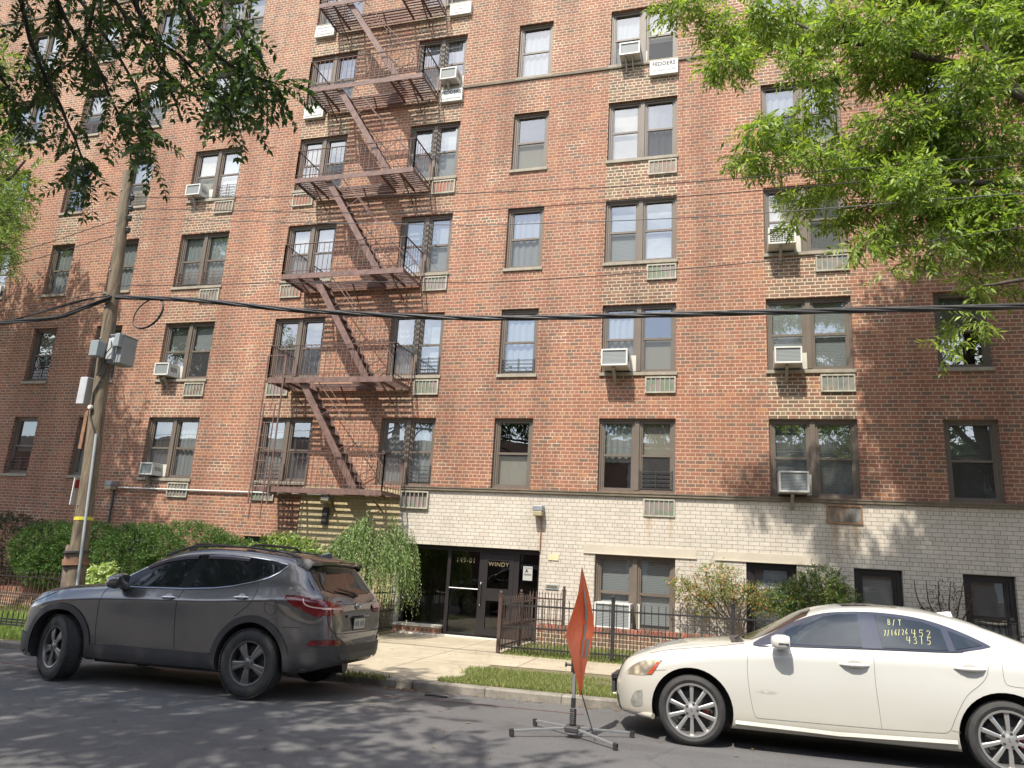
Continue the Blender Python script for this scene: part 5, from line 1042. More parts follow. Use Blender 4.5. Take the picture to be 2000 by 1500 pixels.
# spoiler, roof rails, wiper, fin, mirrors
m = MB(); vs = []
for t in np.linspace(-1, 1, 17):
    y = .66*t; e = abs(t)**2.2*.13; vs += [(3.08-e*.3, y, 1.568-.035*t*t), (3.22-e*.5, y, 1.562-.03*t*t), (3.40-e, y, 1.525-.035*t*t), (3.385-e, y, 1.49-.035*t*t), (3.25-e, y, 1.475-.03*t*t)]
fs = [(5*i+j, 5*i+j+1, 5*i+5+j+1, 5*i+5+j) for i in range(16) for j in range(4)]+[(0, 1, 2, 3, 4), (84, 83, 82, 81, 80)]; m.add(vs, fs); m.build('spoiler', grey_paint, body2, smooth=40)
for sd in (-1, 1): m = MB(); m.add([(3.02, sd*.66, 1.53), (3.20, sd*.66, 1.53), (3.28, sd*.665, 1.49), (3.22, sd*.70, 1.40), (3.07, sd*.705, 1.46)], [(0, 1, 2, 3, 4)]); m.build('spoiler_side', grey_paint, body2, smooth=40)
m = MB(); m.box(3.388, -.2, 1.50, 3.399, .2, 1.515); m.build('brake_light', redlens, body2)
for sd in (-1, 1):
    m = MB(); X = np.linspace(1.15, 3.05, 22); ft = C.f['top']
    m.tube([(x, sd*.60, ft(x)-.025+.025*min(1, (x-1.15)/.35, (3.05-x)/.25)) for x in X], .013, 8)
    for x in (1.25, 1.52, 2.35, 2.98): m.box(x-.05, sd*.60-.012, ft(x)-.085, x+.05, sd*.60+.012, ft(x)-.02)
    m.build('roof_rail', cladm, body2, smooth=45)
for x in (1.52, 2.35): m = MB(); m.tube([(x, -.61, ft(x)-.0), (x+.01, -.56, ft(x)+.03), (x+.03, -.4, ft(x)+.045), (x+.03, .4, ft(x)+.045), (x, .60, ft(x)-.0)], .016, 8); m.build('roof_crossbar', cladm, body2, smooth=45)
m = MB(); m.add([(2.98, -.03, 1.585), (2.98, .03, 1.585), (3.18, .03, 1.55), (3.18, -.03, 1.55), (3.14, 0, 1.625), (3.08, 0, 1.625)], [(0, 3, 4, 5), (1, 5, 4, 2), (3, 2, 4), (0, 5, 1), (0, 1, 2, 3)]); m.build('aerial_fin', grey_paint, body2, smooth=50)
a, n = C.hit(0, 1.14, 'rear'); b, n = C.hit(-.38, 1.19, 'rear'); m = MB(); m.tube([(a.x+.03, .03, 1.13), (a.x+.03, -.06, 1.16), (b.x+.03, -.42, 1.21)], [.022, .016, .008], 8); m.build('rear_wiper', blackiron, body2)
for sd in (-1, 1):
    m = MB(); M_ = Matrix.Translation((.86, sd*1.03, 1.17)); vs = []
    for i, (a, r_) in enumerate([(-.12, .02), (-.105, .06), (-.05, .085), (.03, .092), (.075, .078), (.08, .06)]):
        for j in range(14):
            t = 2*math.pi*j/14; c_, s_ = math.cos(t), math.sin(t); vs.append(M_ @ Vector((a+.03*s_, (abs(c_)**.7)*math.copysign(1, c_)*r_*1.25, (abs(s_)**.7)*math.copysign(1, s_)*r_)))
    m.add(vs, [(i*14+j, i*14+(j+1) % 14, (i+1)*14+(j+1) % 14, (i+1)*14+j) for i in range(5) for j in range(14)]+[tuple(range(13, -1, -1)), tuple(range(70, 84))]); mo = m.build('wing_mirror', grey_paint, body2, smooth=50)
    m = MB(); y0, y1 = sorted((sd*.86, sd*.97)); m.box(.80, y0, 1.075, .92, y1, 1.115); m.build('mirror_stalk', cladm, mo, bevel=.01)
C.patch('headlight', smoothpoly([(-.86, .80), (-.75, .90), (-.5, .965), (-.22, 1.0), (-.20, .985), (-.42, .90), (-.62, .83), (-.80, .76)], 3), simple('suv_head_lens', (.34, .35, .36), .1, .4, .5, 12, .2), off=.005, step=.03)
C.patch('grille', [(-.45, .62), (-.5, .84), (.5, .84), (.45, .62)], cladm, 'front', off=.006)
rimg = simple('grey_alloy', (.22, .215, .21), .32, .8, .1, 3, .02)
for (hx, hz, st) in ((0, .37, -R(21)), (WB2, .372, 0)):
    for sd in (-1, 1): wheel(suv, hx, sd*.80 - (0 if hx else 0), hz, .366, .232, .225, 'suv', rimg, sd, st, cap='H')
m = MB(); m.box(.3, -.55, .2, 2.3, .55, .3); m.tube([(2.6, .35, .27), (3.3, .4, .28)], .10, 10); m.build('underbody', cladm, body2)
# ---------------------------------------------------------------- foliage
def rnd_unit(n):
    v = RS.normal(size=(n, 3)); return v/np.linalg.norm(v, axis=1)[:, None]
def leaves(name, P, D, L, Wd, mat, parent=None, fold=.25, droop=.0, jitter=.3):
    """P base points, D directions, L lengths, Wd widths -> one folded 6-vertex leaf each"""
    n = len(P); L = L*(1+2*jitter*(RS.rand(n)-.5)); Wd = Wd*(1+2*jitter*(RS.rand(n)-.5)); D = D/np.linalg.norm(D, axis=1)[:, None]
    U = rnd_unit(n)*.8+np.array([0, 0, 1.0]); S = np.cross(D, U); S /= np.linalg.norm(S, axis=1)[:, None]+1e-9; N = np.cross(S, D)
    L = L[:, None]; Wd = Wd[:, None]; mid = P+D*L*.45+N*(-droop)*L; tip = P+D*L-N*(droop*2.2)*L
    V = np.stack([P, mid+S*Wd*.5+N*fold*Wd, tip, mid-S*Wd*.5+N*fold*Wd], 1).reshape(-1, 3)
    me = bpy.data.meshes.new(name); me.vertices.add(4*n); me.vertices.foreach_set('co', V.astype(np.float32).ravel())
    idx = (np.arange(n)[:, None]*4+np.array([0, 1, 2, 0, 2, 3])).ravel(); me.loops.add(6*n); me.loops.foreach_set('vertex_index', idx.astype(np.int32))
    me.polygons.add(2*n); me.polygons.foreach_set('loop_start', (np.arange(2*n)*3).astype(np.int32)); me.materials.append(mat); me.update(calc_edges=True); me.validate()
    return link(name, me, parent)
def sprays(C, Rr, n, per, tw, grav=.5, shell=.5):
    """n twigs in the ellipsoid; per leaves along each"""
    d = rnd_unit(n); r = (shell+(1-shell)*RS.rand(n))**.8; B = np.array(C)+d*r[:, None]*np.array(Rr)
    T = d*.6+rnd_unit(n)*.7; T[:, 2] = T[:, 2]*.6-grav; T /= np.linalg.norm(T, axis=1)[:, None]
    t = np.tile(np.linspace(0, 1, per), n); i = np.repeat(np.arange(n), per); P = B[i]+T[i]*(t*tw)[:, None]
    sd = np.cross(T, rnd_unit(n)); sd /= np.linalg.norm(sd, axis=1)[:, None]; sg_ = np.where(np.tile(np.arange(per), n) % 2 == 0, 1, -1)[:, None]
    D = T[i]*.75+sd[i]*sg_*.8+rnd_unit(len(i))*.25; D[:, 2] -= grav*.5
    return P, D, B, T
def crown(blobs, dens, per, tw, L, Wd, mat, parent, grav=.5, shell=.45, twigs=True, name='crown', fold=.25, droop=.05):
    PP, DD, BB = [], [], []
    for (c, r) in blobs:
        a = (r[0]*r[1]+r[1]*r[2]+r[0]*r[2])/3*4.19; n = max(3, int(dens*a)); P, D, B, T = sprays(c, r, n, per, tw, grav, shell); PP.append(P); DD.append(D); BB.append((c, B, T))
    o = leaves(name, np.concatenate(PP), np.concatenate(DD), L, Wd, mat, parent, fold, droop)
    if twigs:
        m = MB()
        for c, B, T in BB:
            c = Vector(c)
            for k in range(0, len(B), 5): b = Vector(B[k]); q = c.lerp(b, .35); m.tube([q, b, b+Vector(T[k])*tw], [.007, .005, .002], 3, cap=False)
        m.build('twigs', bark, parent)
    return o
def limb(m, pts, r0, r1, n=8):
    P = [Vector(p) for p in smoothpoly3(pts)]; m.tube([p+Vector((math.sin(i*1.7), math.cos(i*2.3), math.sin(i*.9)))*r0*.12 for i, p in enumerate(P)], [r0+(r1-r0)*i/(len(P)-1) for i in range(len(P))], n)
def smoothpoly3(pts, n=5):
    P = [Vector(p) for p in pts]; out = []
    for i in range(len(P)-1):
        p0 = P[max(i-1, 0)]; p1 = P[i]; p2 = P[i+1]; p3 = P[min(i+2, len(P)-1)]
        for k in range(n): t = k/n; out.append(.5*((2*p1)+(p2-p0)*t+(2*p0-5*p1+4*p2-p3)*t*t+(3*p1-p0-3*p2+p3)*t**3))
    out.append(P[-1]); return out
BR = [((-0.65, 10.79, 10.87), (0.47, 0.38, 0.15)), ((-0.08, 11.07, 10.56), (0.34, 0.27, 0.3)), ((0.08, 10.32, 9.33), (0.42, 0.34, 0.31)), ((0.72, 10.72, 10.38), (0.55, 0.44, 0.24)), ((0.51, 11.41, 10.53), (0.34, 0.27, 0.25)), ((1.33, 11.41, 10.55), (0.49, 0.39, 0.4)), ((1.08, 10.03, 8.99), (0.25, 0.2, 0.21)), ((1.75, 10.17, 9.66), (0.42, 0.34, 0.28)), ((2.29, 9.89, 9.25), (0.39, 0.31, 0.33)), ((3.08, 10.59, 9.77), (0.41, 0.33, 0.34)), ((3.41, 9.85, 9.11), (0.37, 0.29, 0.31)), ((4.11, 10.62, 9.44), (0.38, 0.31, 0.38)), ((2.35, 10.97, 9.28), (0.43, 0.35, 0.29)), ((1.45, 10.3, 8.84), (0.25, 0.2, 0.25)), ((1.39, 11.02, 8.86), (0.3, 0.24, 0.19)), ((2.88, 10.86, 9.04), (0.41, 0.33, 0.34)), ((3.22, 9.84, 8.25), (0.36, 0.29, 0.3)), ((4.04, 10.81, 8.66), (0.38, 0.31, 0.38)), ((2.29, 10.27, 8.02), (0.39, 0.32, 0.26)), ((2.88, 10.55, 8.05), (0.39, 0.31, 0.33)), ((3.49, 10.31, 7.66), (0.37, 0.29, 0.31)), ((2.3, 11.05, 8.01), (0.42, 0.34, 0.21)), ((2.72, 10.59, 7.44), (0.39, 0.31, 0.26)), ((0.49, 10.08, 7.96), (0.32, 0.26, 0.18)), ((0.29, 10.78, 7.98), (0.23, 0.18, 0.17)), ((1.01, 11.2, 8.52), (0.39, 0.31, 0.23)), ((0.64, 10.35, 7.56), (0.36, 0.29, 0.13)), ((1.32, 10.2, 7.52), (0.34, 0.27, 0.2)), ((1.76, 10.5, 7.4), (0.34, 0.27, 0.2)), ((1.81, 11.49, 8.6), (0.19, 0.15, 0.19)), ((1.32, 11.56, 7.55), (0.34, 0.28, 0.21)), ((0.99, 11.01, 6.91), (0.16, 0.13, 0.09)), ((1.74, 11.43, 7.14), (0.29, 0.23, 0.18)), ((2.16, 11.32, 7.22), (0.29, 0.23, 0.25)), ((2.11, 10.48, 6.33), (0.29, 0.23, 0.19)), ((1.75, 9.97, 5.96), (0.16, 0.12, 0.12)), ((2.64, 10.98, 7.0), (0.27, 0.21, 0.27)), ((3.05, 10.8, 6.88), (0.32, 0.26, 0.32)), ((3.52, 10.45, 6.81), (0.36, 0.29, 0.36)), ((2.91, 10.21, 6.07), (0.24, 0.19, 0.18)), ((3.43, 10.53, 6.18), (0.36, 0.29, 0.24)), ((3.78, 10.64, 5.98), (0.24, 0.19, 0.18)), ((2.14, 10.28, 5.74), (0.09, 0.07, 0.08)), ((2.56, 10.33, 5.92), (0.19, 0.15, 0.15)), ((3.23, 10.62, 5.71), (0.21, 0.17, 0.09)), ((3.82, 11.35, 5.77), (0.16, 0.13, 0.13)), ((3.12, 10.86, 5.06), (0.19, 0.15, 0.06)), ((2.78, 10.31, 4.72), (0.13, 0.1, 0.06)), ((3.17, 10.3, 4.98), (0.13, 0.1, 0.06)), ((3.24, 10.62, 5.41), (0.06, 0.14, 0.18)), ((2.67, 10.17, 4.51), (0.08, 0.07, 0.05)), ((2.34, 10.16, 7.0), (0.32, 0.25, 0.25)), ((3.34, 10.73, 7.45), (0.32, 0.26, 0.26)), ((2.48, 9.96, 6.87), (0.37, 0.29, 0.31)), ((3.07, 10.67, 6.65), (0.38, 0.3, 0.32)), ((3.61, 10.45, 6.43), (0.36, 0.29, 0.36)), ((3.06, 11.07, 7.94), (0.41, 0.33, 0.34)), ((2.16, 11.14, 7.73), (0.36, 0.28, 0.28)), ((2.5, 11.04, 6.64), (0.27, 0.22, 0.24)), ((4.09, 11.04, 7.72), (0.38, 0.31, 0.38)), ((3.13, 10.47, 8.13), (0.38, 0.31, 0.32)), ((4.04, 11.0, 9.49), (0.4, 0.32, 0.4)), ((2.66, 10.41, 9.26), (0.4, 0.32, 0.34)), ((2.06, 10.83, 9.68), (0.36, 0.29, 0.29))]
BL = [((-14.52, 10.5, 8.59), (0.32, 0.29, 0.36)), ((-14.52, 10.57, 8.04), (0.5, 0.4, 0.43)), ((-14.07, 10.34, 7.21), (0.55, 0.44, 0.41)), ((-14.02, 10.45, 6.81), (0.3, 0.24, 0.21)), ((-15.4, 10.88, 8.02), (0.9, 0.72, 0.9))]
# big tree at the right, trunk just outside the picture
tr = empty('street_tree', (0, 0, 0), label='tall tree with bright green narrow leaves filling the upper right', cat='tree')
m = MB(); limb(m, [(7.2, 10.6, -.1), (7.1, 10.6, 2), (6.7, 10.7, 4.2), (6.3, 10.8, 6), (6.2, 11, 9), (6.4, 11.2, 12.5)], .26, .08, 12)
for L_ in ([(6.3, 10.8, 6), (5.0, 10.6, 7.6), (4.0, 10.5, 8.3), (3.2, 10.4, 8.85), (2.4, 10.4, 9.2), (1.7, 10.4, 9.5), (1.1, 10.4, 9.9)], [(4.0, 10.5, 8.3), (3.6, 10.5, 9.2), (3.3, 10.4, 9.9), (3.1, 10.3, 10.8)], [(6.5, 10.7, 4.9), (5.2, 10.5, 6.3), (4.0, 10.5, 6.9), (2.6, 10.4, 7.1), (1.9, 10.4, 7.35)], [(5.0, 10.6, 7.6), (4.6, 10.5, 8.6), (5.0, 10.4, 10)], [(6.2, 11, 8.5), (7.5, 10, 10), (8.5, 9.5, 11)], [(6.2, 11, 9), (5, 11.8, 10.5), (4.2, 12, 12)], [(6.6, 10.7, 4.5), (5.4, 10.2, 5.1), (4.2, 10.2, 5.5), (3.2, 10.2, 5.4)], [(1.7, 10.4, 9.5), (1.6, 10.3, 10.2), (1.2, 10.3, 11)]): limb(m, L_, .085 if L_[0][0] > 6 else .045, .016)
m.build('trunk', bark, tr, smooth=50)
crown(BR, 215, 9, .26, .11, .036, L_bright, tr, .35, .12)
crown([((6.2, 10.8, 11.5), (2.6, 2.2, 2.2)), ((8.6, 10.4, 10.5), (2.6, 2.4, 2.6)), ((4.2, 11.2, 12.2), (2.0, 1.8, 1.6)), ((9.5, 10.6, 7.5), (2.2, 2, 2.2)), ((7.6, 11.2, 7.0), (1.3, 1.5, 1.3)), ((3.2, 10.6, 13.0), (1.7, 1.6, 1.3)), ((5.0, 10.8, 12.8), (2, 1.8, 1.4)), ((7.4, 10.6, 13), (2, 1.8, 1.4)), ((3.5, 10.8, 11.75), (1.4, 1.3, .75)), ((5.4, 10.8, 11.0), (1.6, 1.5, 1.1)), ((7.0, 10.8, 9.6), (1.4, 1.5, 1.5))], 190, 7, .4, .19, .075, L_bright, tr, .3, .2, name='crown_top')
# light green tree at the left edge
tl_ = empty('street_tree', (0, 0, 0), label='light green fine leaved tree peeping in at the left edge', cat='tree')
m = MB(); limb(m, [(-17.2, 10.6, -.2), (-17.3, 10.7, 3), (-17.6, 10.8, 6), (-18, 11, 10)], .24, .08, 12)
for L_ in ([(-17.4, 10.7, 4.5), (-16, 10.5, 6), (-14.2, 10.4, 7)], [(-17.6, 10.8, 6), (-15.8, 11, 8.5), (-14.8, 11, 9.6)], [(-17.7, 10.8, 7), (-19.5, 11, 9), (-21, 11, 10.5)]): limb(m, L_, .09, .02)
m.build('trunk', bark, tl_, smooth=50)
crown(BL, 220, 9, .22, .06, .024, L_lime, tl_, .3, .3)
crown([((-17.5, 10.8, 9.5), (2.4, 2.0, 2.2)), ((-20.4, 10.9, 10.6), (2.6, 2.2, 2.6)), ((-22.8, 11, 9.5), (2.2, 2.2, 2.6)), ((-19.6, 11, 13), (2.6, 2.2, 1.8)), ((-21.5, 10.9, 12.5), (3, 2.2, 2)), ((-24.5, 10.9, 11), (2.4, 2.2, 3))], 80, 7, .35, .14, .07, L_lime, tl_, .3, .15, name='crown_top')
# dark leaved tree on the camera's side of the street: pinnate fronds hang into the picture
td = empty('street_tree', (0, 0, 0), label='dark tree overhead at the upper left with long drooping feather shaped leaves', cat='tree')
m = MB(); limb(m, [(-8.6, -3.6, 0), (-8.4, -3.4, 2.5), (-7.9, -2.6, 4.6), (-7.4, -1.2, 6.3), (-7.0, .5, 7.6), (-6.4, 3, 8.6)], .30, .10, 12)
DB = [[(-6.48, 4.2, 7.88), (-6.53, 4.6, 7.12), (-6.36, 4.8, 6.65), (-5.95, 4.9, 6.13), (-5.68, 5.0, 5.64), (-5.22, 5.0, 5.2)], [(-6.48, 4.2, 7.88), (-7.14, 4.8, 7.3), (-7.06, 5.0, 6.68), (-6.65, 5.1, 6.01), (-6.24, 5.1, 5.43), (-5.98, 5.1, 5.01)], [(-5.17, 4.4, 7.77), (-5.19, 4.8, 7.04), (-4.88, 5.0, 6.44), (-4.52, 5.0, 6.04), (-4.14, 5.0, 5.82), (-3.88, 5.0, 5.7)], [(-5.17, 4.4, 7.77), (-5.73, 4.9, 7.11), (-5.62, 5.1, 6.65), (-5.17, 5.1, 6.28), (-4.73, 5.1, 5.87), (-4.42, 5.1, 5.52)], [(-6.48, 4.2, 7.88), (-6.05, 4.7, 7.12), (-5.68, 4.9, 6.62), (-5.38, 5.0, 6.23), (-5.12, 5.0, 5.85)], [(-6.48, 4.2, 7.88), (-7.4, 4.7, 7.13), (-7.51, 5.0, 6.5), (-7.17, 5.0, 6.08), (-7.01, 5.0, 5.75)], [(-5.17, 4.4, 7.77), (-4.58, 4.6, 6.84), (-4.46, 4.8, 6.55), (-4.23, 4.8, 6.17), (-4.13, 4.8, 5.91)], [(-5.17, 4.4, 7.77), (-6.58, 5.2, 7.82), (-6.67, 5.3, 7.18), (-6.75, 5.3, 6.67), (-7.13, 5.3, 6.47)], [(-6.48, 4.2, 7.88), (-7.42, 5.4, 8.03), (-6.72, 5.5, 7.15), (-6.13, 5.5, 6.41), (-5.88, 5.5, 5.88)], [(-5.17, 4.4, 7.77), (-5.8, 5.4, 7.84), (-5.69, 5.5, 7.24), (-5.37, 5.6, 6.88), (-5.01, 5.6, 6.32), (-4.71, 5.5, 6.06)]]
for L_ in DB: limb(m, L_, .032, .007)
for L_ in ([(-7.4, -1.2, 6.3), (-5, 0, 7.2), (-2.5, .6, 7.5), (0, .8, 7.8)], [(-7.9, -2.6, 4.6), (-10, -1, 6.6), (-12, 1, 7.6)], [(-6.4, 3, 8.6), (-8.5, 5, 8.8)], [(-2.5, .6, 7.5), (0.5, -.8, 8.4), (3.5, -.8, 8.6)]): limb(m, L_, .10, .03)
m.build('trunk', simple('dark_bark', (.035, .03, .025), .95, 0, .4, 14, .8), td, smooth=50)
def fronds(roots, dirs, n_pair=8, ln=.42, L=.085, Wd=.032):
    P, D, m = [], [], MB()
    for r_, d in zip(roots, dirs):
        r_ = Vector(r_); d = Vector(d).normalized(); sd = d.cross(Vector(rnd_unit(1)[0])+Vector((0, 0, 1))).normalized(); q = r_.copy(); pts = [q.copy()]; l_ = ln*RS.uniform(.7, 1.15); k_ = RS.uniform(.6, 1.25)
        for i in range(n_pair):
            q = q+d*l_/n_pair; d = (d+Vector((0, 0, -.09))).normalized(); pts.append(q.copy())
            for s_ in (-1, 1): P.append(q); D.append(sd*s_*.9+d*.55+Vector((0, 0, -.12)))
        P.append(q); D.append(d); m.tube(pts, .0025, 3, cap=False)
    return np.array(P), np.array(D), m
roots, dirs = [], []
for L_ in DB:
    Q = smoothpoly3(L_, 14)
    for i in range(3, len(Q)):
        if i % 3 == 0 and i < len(Q)-6: continue
        for k in range(1 if i % 2 else (1 if i < len(Q)-12 else 2)):
            t = (Q[min(i+1, len(Q)-1)]-Q[i-1]).normalized(); v = Vector(rnd_unit(1)[0]); roots.append(Q[i]); dirs.append(t*.45+v*.75+Vector((0, 0, -.35)))
P, D, fm = fronds(roots, dirs); leaves('leaflets', P, D, .082, .037, L_dark, td, .15, .06); fm.build('frond_stalks', bark, td)
crown([((-3.2, -.3, 8.0), (1.6, 1.7, .9)), ((-8, 3.3, 8.4), (2.2, 1.4, .8)), ((-11.5, 3.6, 8.4), (2, 1.4, .8)), ((-.6, -.7, 8.2), (1.6, 1.7, .9)), ((2.2, -.9, 8.2), (1.8, 1.5, .9)), ((-5.6, 1.0, 8.0), (1.8, 2.0, .9)), ((-8, 1.5, 8.2), (2, 2.2, .9)), ((-10.6, 1.2, 8.0), (2, 2.2, .9)), ((-13.2, 1.6, 8.3), (2, 2.2, .9)), ((-6.8, 3.5, 8.2), (1.9, 1.1, .7)), ((-9.4, 4, 8.2), (1.6, 1.2, .7))], 26, 9, .55, .24, .095, L_dark, td, .3, .1, name='crown')
# houses and trees across the street (behind the viewer): seen in the glass, and they shade the road
tb = empty('street_tree', (0, 0, 0), label='dense green tree on the near pavement behind the viewer', cat='tree')
m = MB(); limb(m, [(5.5, -4.6, 0), (5.5, -4.6, 3), (5.3, -4.4, 6)], .28, .12, 10); m.build('trunk', bark, tb, smooth=50)
crown([((5.5, -4.6, 6.5), (3.2, 2.2, 2.2)), ((8.6, -5.0, 7.5), (2.6, 2.2, 2)), ((11, -7, 12), (4.2, 3, 4.5)), ((10.5, -7, 7.5), (4, 3, 3)), ((4.5, -7, 8.5), (3, 3, 2.5))], 7, 8, .5, .24, .11, L_dark, tb, .3, .15)
hb = empty('row_houses', (0, 0, 0), label='row of dull brick houses across the street behind the viewer', cat='building')
m = MB(); m.box(-60, -26, -1, 45, -15, 9.5); m.build('wall', simple('dull_brick', (.17, .11, .085), .9, 0, .3, 1, .3), hb)
for i in range(24):
    for zz in (1.0, 3.8, 6.5): x = -50+i*4; m = MB(); m.box(x, -15.03, zz, x+1.3, -14.99, zz+1.6); m.build('window', simple('pale_window', (.4, .42, .45), .3, 0, .3, 1, 0), hb)

# hedges, shrubs
def shrub(name, label, cat, blobs, dens, mat, L, Wd, per=6, tw=.14, grav=-.2, shell=.72, stems=None, core=True, **k):
    r = empty(name, (0, 0, 0), label=label, cat=cat, **k); crown(blobs, dens, per, tw, L, Wd, mat, r, grav, shell, twigs=False, name='foliage')
    m = MB()
    for st in (stems or []): limb(m, st, .022, .006, 6)
    if not stems:
        for c, rr in blobs: limb(m, [(c[0], c[1], gz(c[0])-.05), (c[0]+.1, c[1], c[2]*.5), c], .04, .012, 6)
    m.build('stems', bark, r, smooth=50); return r
HG = 'hedge bushes along the left of the facade'
shrub('yew_hedge', 'broad yew bush right behind the pole, its top catching the sun', 'hedge', [((-15.4, 14.3, 1.2), (1.1, .8, .7)), ((-14.5, 14.4, 1.3), (.8, .8, .66)), ((-15.0, 14.0, .9), (.9, .6, .55))], 900, L_yew, .055, .016, 7, .10, group=HG)
shrub('yew_hedge', 'long bright yew bush above the roof of the grey vehicle', 'hedge', [((-12.8, 14.2, 1.25), (1.1, .8, .72)), ((-11.7, 14.4, 1.35), (1.2, .8, .70)), ((-10.8, 14.5, 1.1), (.9, .7, .7)), ((-12.6, 14.0, .8), (.9, .6, .5))], 900, L_yew, .055, .016, 7, .10, group=HG)
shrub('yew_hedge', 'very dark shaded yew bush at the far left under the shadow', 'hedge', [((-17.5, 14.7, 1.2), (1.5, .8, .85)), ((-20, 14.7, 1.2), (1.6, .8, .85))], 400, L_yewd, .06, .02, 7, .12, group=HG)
shrub('leafy_shrub', 'small pale leaved shrub between the pole and the windscreen of the grey vehicle', 'shrub', [((-11.75, 12.1, .6), (.38, .32, .5))], 420, L_pale, .085, .06, 5, .12, 0, .4)
shrub('leafy_shrub', 'low lime green shrub behind the tail of the grey vehicle, left of the weeping shrub', 'shrub', [((-9.3, 14.6, 1.4), (.85, .6, .48)), ((-9.9, 14.7, 1.2), (.6, .5, .4))], 520, L_lime, .075, .045, 5, .12, 0, .55)
# weeping shrub: strands fall from a dome
wp = empty('weeping_shrub', (0, 0, 0), label='pale green weeping shrub with hanging strands beside the entrance', cat='shrub')
P, D, m = [], [], MB(); cx, cy = -7.2, 14.4
limb(m, [(cx+.1, cy, -.1), (cx, cy, .7), (cx-.05, cy, 1.9)], .06, .03)
for k in range(1100):
    a = RS.uniform(0, 6.283); r1 = RS.uniform(.1, 1) ** .6; top = Vector((cx+.98*r1*math.cos(a), cy+.75*r1*math.sin(a), 2.22-.55*r1*r1+RS.uniform(-.10, .14)+.16*math.sin(3*a+.5)+.07*math.sin(7*a)))
    ln = RS.uniform(.4, 1.25)*(.5+.6*r1); q = top; o_ = Vector((math.cos(a), math.sin(a), 0)); pts = [Vector((cx, cy, 1.8)).lerp(top, .6), top]
    for i in range(16): q = q+Vector((o_.x*.018*(1-i/16), o_.y*.018*(1-i/16), -ln/16))+Vector((RS.normal()*.006, RS.normal()*.006, 0)); P.append(q); D.append(Vector((RS.normal()*.5+o_.x*.4, RS.normal()*.5+o_.y*.4, -.8)))
    pts.append(q); 
    if k % 4 == 0: m.tube(pts, .003, 3, cap=False)
leaves('foliage', np.array(P), np.array(D), .06, .022, L_weep, wp, .2, .05); m.build('stems', bark, wp)
shrub('nandina_shrub', 'open shrub with orange tinted leaves on bare stems in front of the cream wall', 'shrub', [((-.25, 15.45, 1.35), (.62, .3, .22)), ((-.75, 15.4, 1.2), (.3, .25, .16)), ((.35, 15.45, 1.25), (.45, .3, .24)), ((-.2, 15.5, 1.65), (.4, .25, .16)), ((.65, 15.4, 1.0), (.2, .2, .18)), ((-.45, 15.5, .95), (.3, .2, .18)), ((-.95, 15.4, 1.4), (.22, .2, .14))], 420, L_fall, .055, .020, 6, .13, .1, .3,
      stems=[[(.12+i*.035, 15.5, .3), (.12+(i-3.5)*.05, 15.5, .7), (.0+(i-3.5)*.2, 15.48, 1.2), (-.05+(i-3.5)*.24, 15.46, 1.55)] for i in range(8)])
shrub('round_shrub', 'dense round green shrub behind the windscreen of the white sedan', 'shrub', [((1.6, 15.35, 1.15), (.68, .4, .52)), ((2.05, 15.4, 1.0), (.45, .35, .5)), ((1.1, 15.4, 1.15), (.36, .35, .36)), ((1.7, 15.4, 1.5), (.45, .3, .36))], 600, L_round, .05, .024, 6, .11, -.1, .5)
shrub('twiggy_shrub', 'nearly bare dark twiggy shrub above the roof of the white sedan', 'shrub', [((3.85, 15.4, 1.5), (.32, .2, .24)), ((3.55, 15.4, 1.25), (.22, .2, .2)), ((4.0, 15.4, 1.15), (.2, .2, .16))], 220, leafmat('dry_leaf', (.05, .06, .03), (.09, .06, .04), (.16, .08, .05), .1), .04, .02, 5, .12, 0, .2,
      stems=[[(3.8, 15.5, .3), (3.8+(i-2.5)*.05, 15.48, .8), (3.75+(i-2.5)*.16, 15.45, 1.3), (3.78+(i-2.5)*.2, 15.42, 1.7)] for i in range(6)])
# grass
def grass(name, x0, x1, y0, y1, n, h, label, mat=L_grass, fn=None):
    x = RS.uniform(x0, x1, n); y = RS.uniform(y0, y1, n)
    if fn is not None: k = fn(x, y); x, y = x[k], y[k]
    n = len(x); z = np.array([gz(a, 10) for a in x]); D = RS.normal(size=(n, 3))*np.array([.45, .45, .1])+np.array([0, 0, 1]); P = np.stack([x, y, z-.005], 1)
    tag(leaves(name, P, D, h, .010, mat, None, .1, -.15, .45), label, 'grass', kind='stuff')
def lumpy(x, y): return (np.sin(x*2.1+1)+np.sin(y*3.3)+np.sin(x*5.3+y*4.1)*.6+RS.normal(size=len(x))*.8) > -1.0
grass('grass', -3.75, 3.2, 9.82, 11.3, 60000, .055, 'patchy sunlit verge grass between kerb and pavement', fn=lambda x, y: (x > -3.75+(y-9.8)*.05+.2*np.sin(y*5)) & lumpy(x, y))
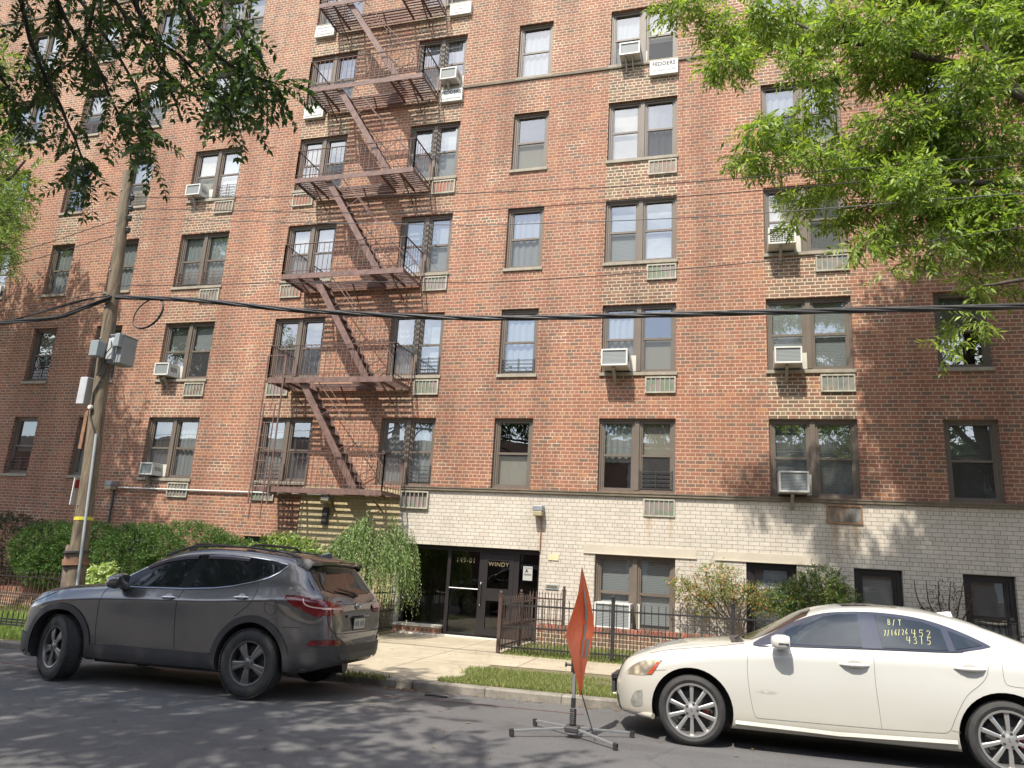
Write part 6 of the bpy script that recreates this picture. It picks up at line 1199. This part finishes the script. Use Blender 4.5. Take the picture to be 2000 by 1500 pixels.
grass('grass', -16, -9.0, 9.85, 11.85, 34000, .11, 'bright grass at the left edge in front of the iron fence', L_lime, fn=lambda x, y: lumpy(x, y))
grass('grass', -3.9, 6, 13.4, 15.2, 36000, .07, 'lawn strip behind the black picket fence', fn=lumpy)
grass('grass', -16, -7.2, 11.9, 14.1, 22000, .14, 'weeds and grass along the left iron fence', L_lime, fn=lumpy)
grass('grass', -3.9, 6, 13.2, 13.6, 9000, .05, 'dry grass edge at the foot of the black fence', fn=lumpy)
grass('grass', -5.0, -4.35, 9.5, 9.72, 350, .07, 'weeds growing in the broken kerb', fn=None)
# fallen leaves, twigs and litter
m = MB()
for k in range(900):
    zone = RS.rand(); x, y = (RS.uniform(-5.0, -3.7), RS.uniform(9.35, 9.75)) if zone < .25 else (RS.uniform(-9, 4), 9.6-abs(RS.normal())*.12) if zone < .5 else (RS.uniform(-9, 4), RS.uniform(4.5, 9.5)) if zone < .62 else (RS.uniform(-7, 2), RS.uniform(11.9, 13.4)) if zone < .7 else (RS.uniform(-3.9, 4), RS.uniform(9.8, 11.3)); a = RS.uniform(0, 6.28); L_ = RS.uniform(.015, .04)
    z = gz(x, y)+.008+(.03 if y > 9.78 else 0); c_, s_ = math.cos(a)*L_, math.sin(a)*L_; m.add([(x-c_, y-s_, z), (x+s_*.4, y-c_*.4, z+.006), (x+c_, y+s_, z+.003), (x-s_*.4, y+c_*.4, z+.006)], [(0, 1, 2, 3)])
tag(m.build('fallen_leaves', simple('dry_brown_leaf', (.20, .12, .06), .9, 0, .5, 30, 0)), 'scattered dry leaves along kerb and road', 'leaf litter', kind='stuff')
m = MB(); m.tube([(-3.65, 9.2, gz(-3.6, 9.2)+.012), (-3.5, 9.17, gz(-3.5, 9.2)+.02), (-3.35, 9.19, gz(-3.4, 9.2)+.012)], .012, 6); tag(m.build('twig', bark), 'short dark stick lying on the road by the kerb', 'stick')
m = MB(); m.box(-1.42, 9.98, gz(-1.4)+.01, -1.34, 10.03, gz(-1.4)+.05); tag(m.build('paper_scrap', whitep, bevel=.01), 'small white scrap of litter in the grass by the sedan bumper', 'litter')
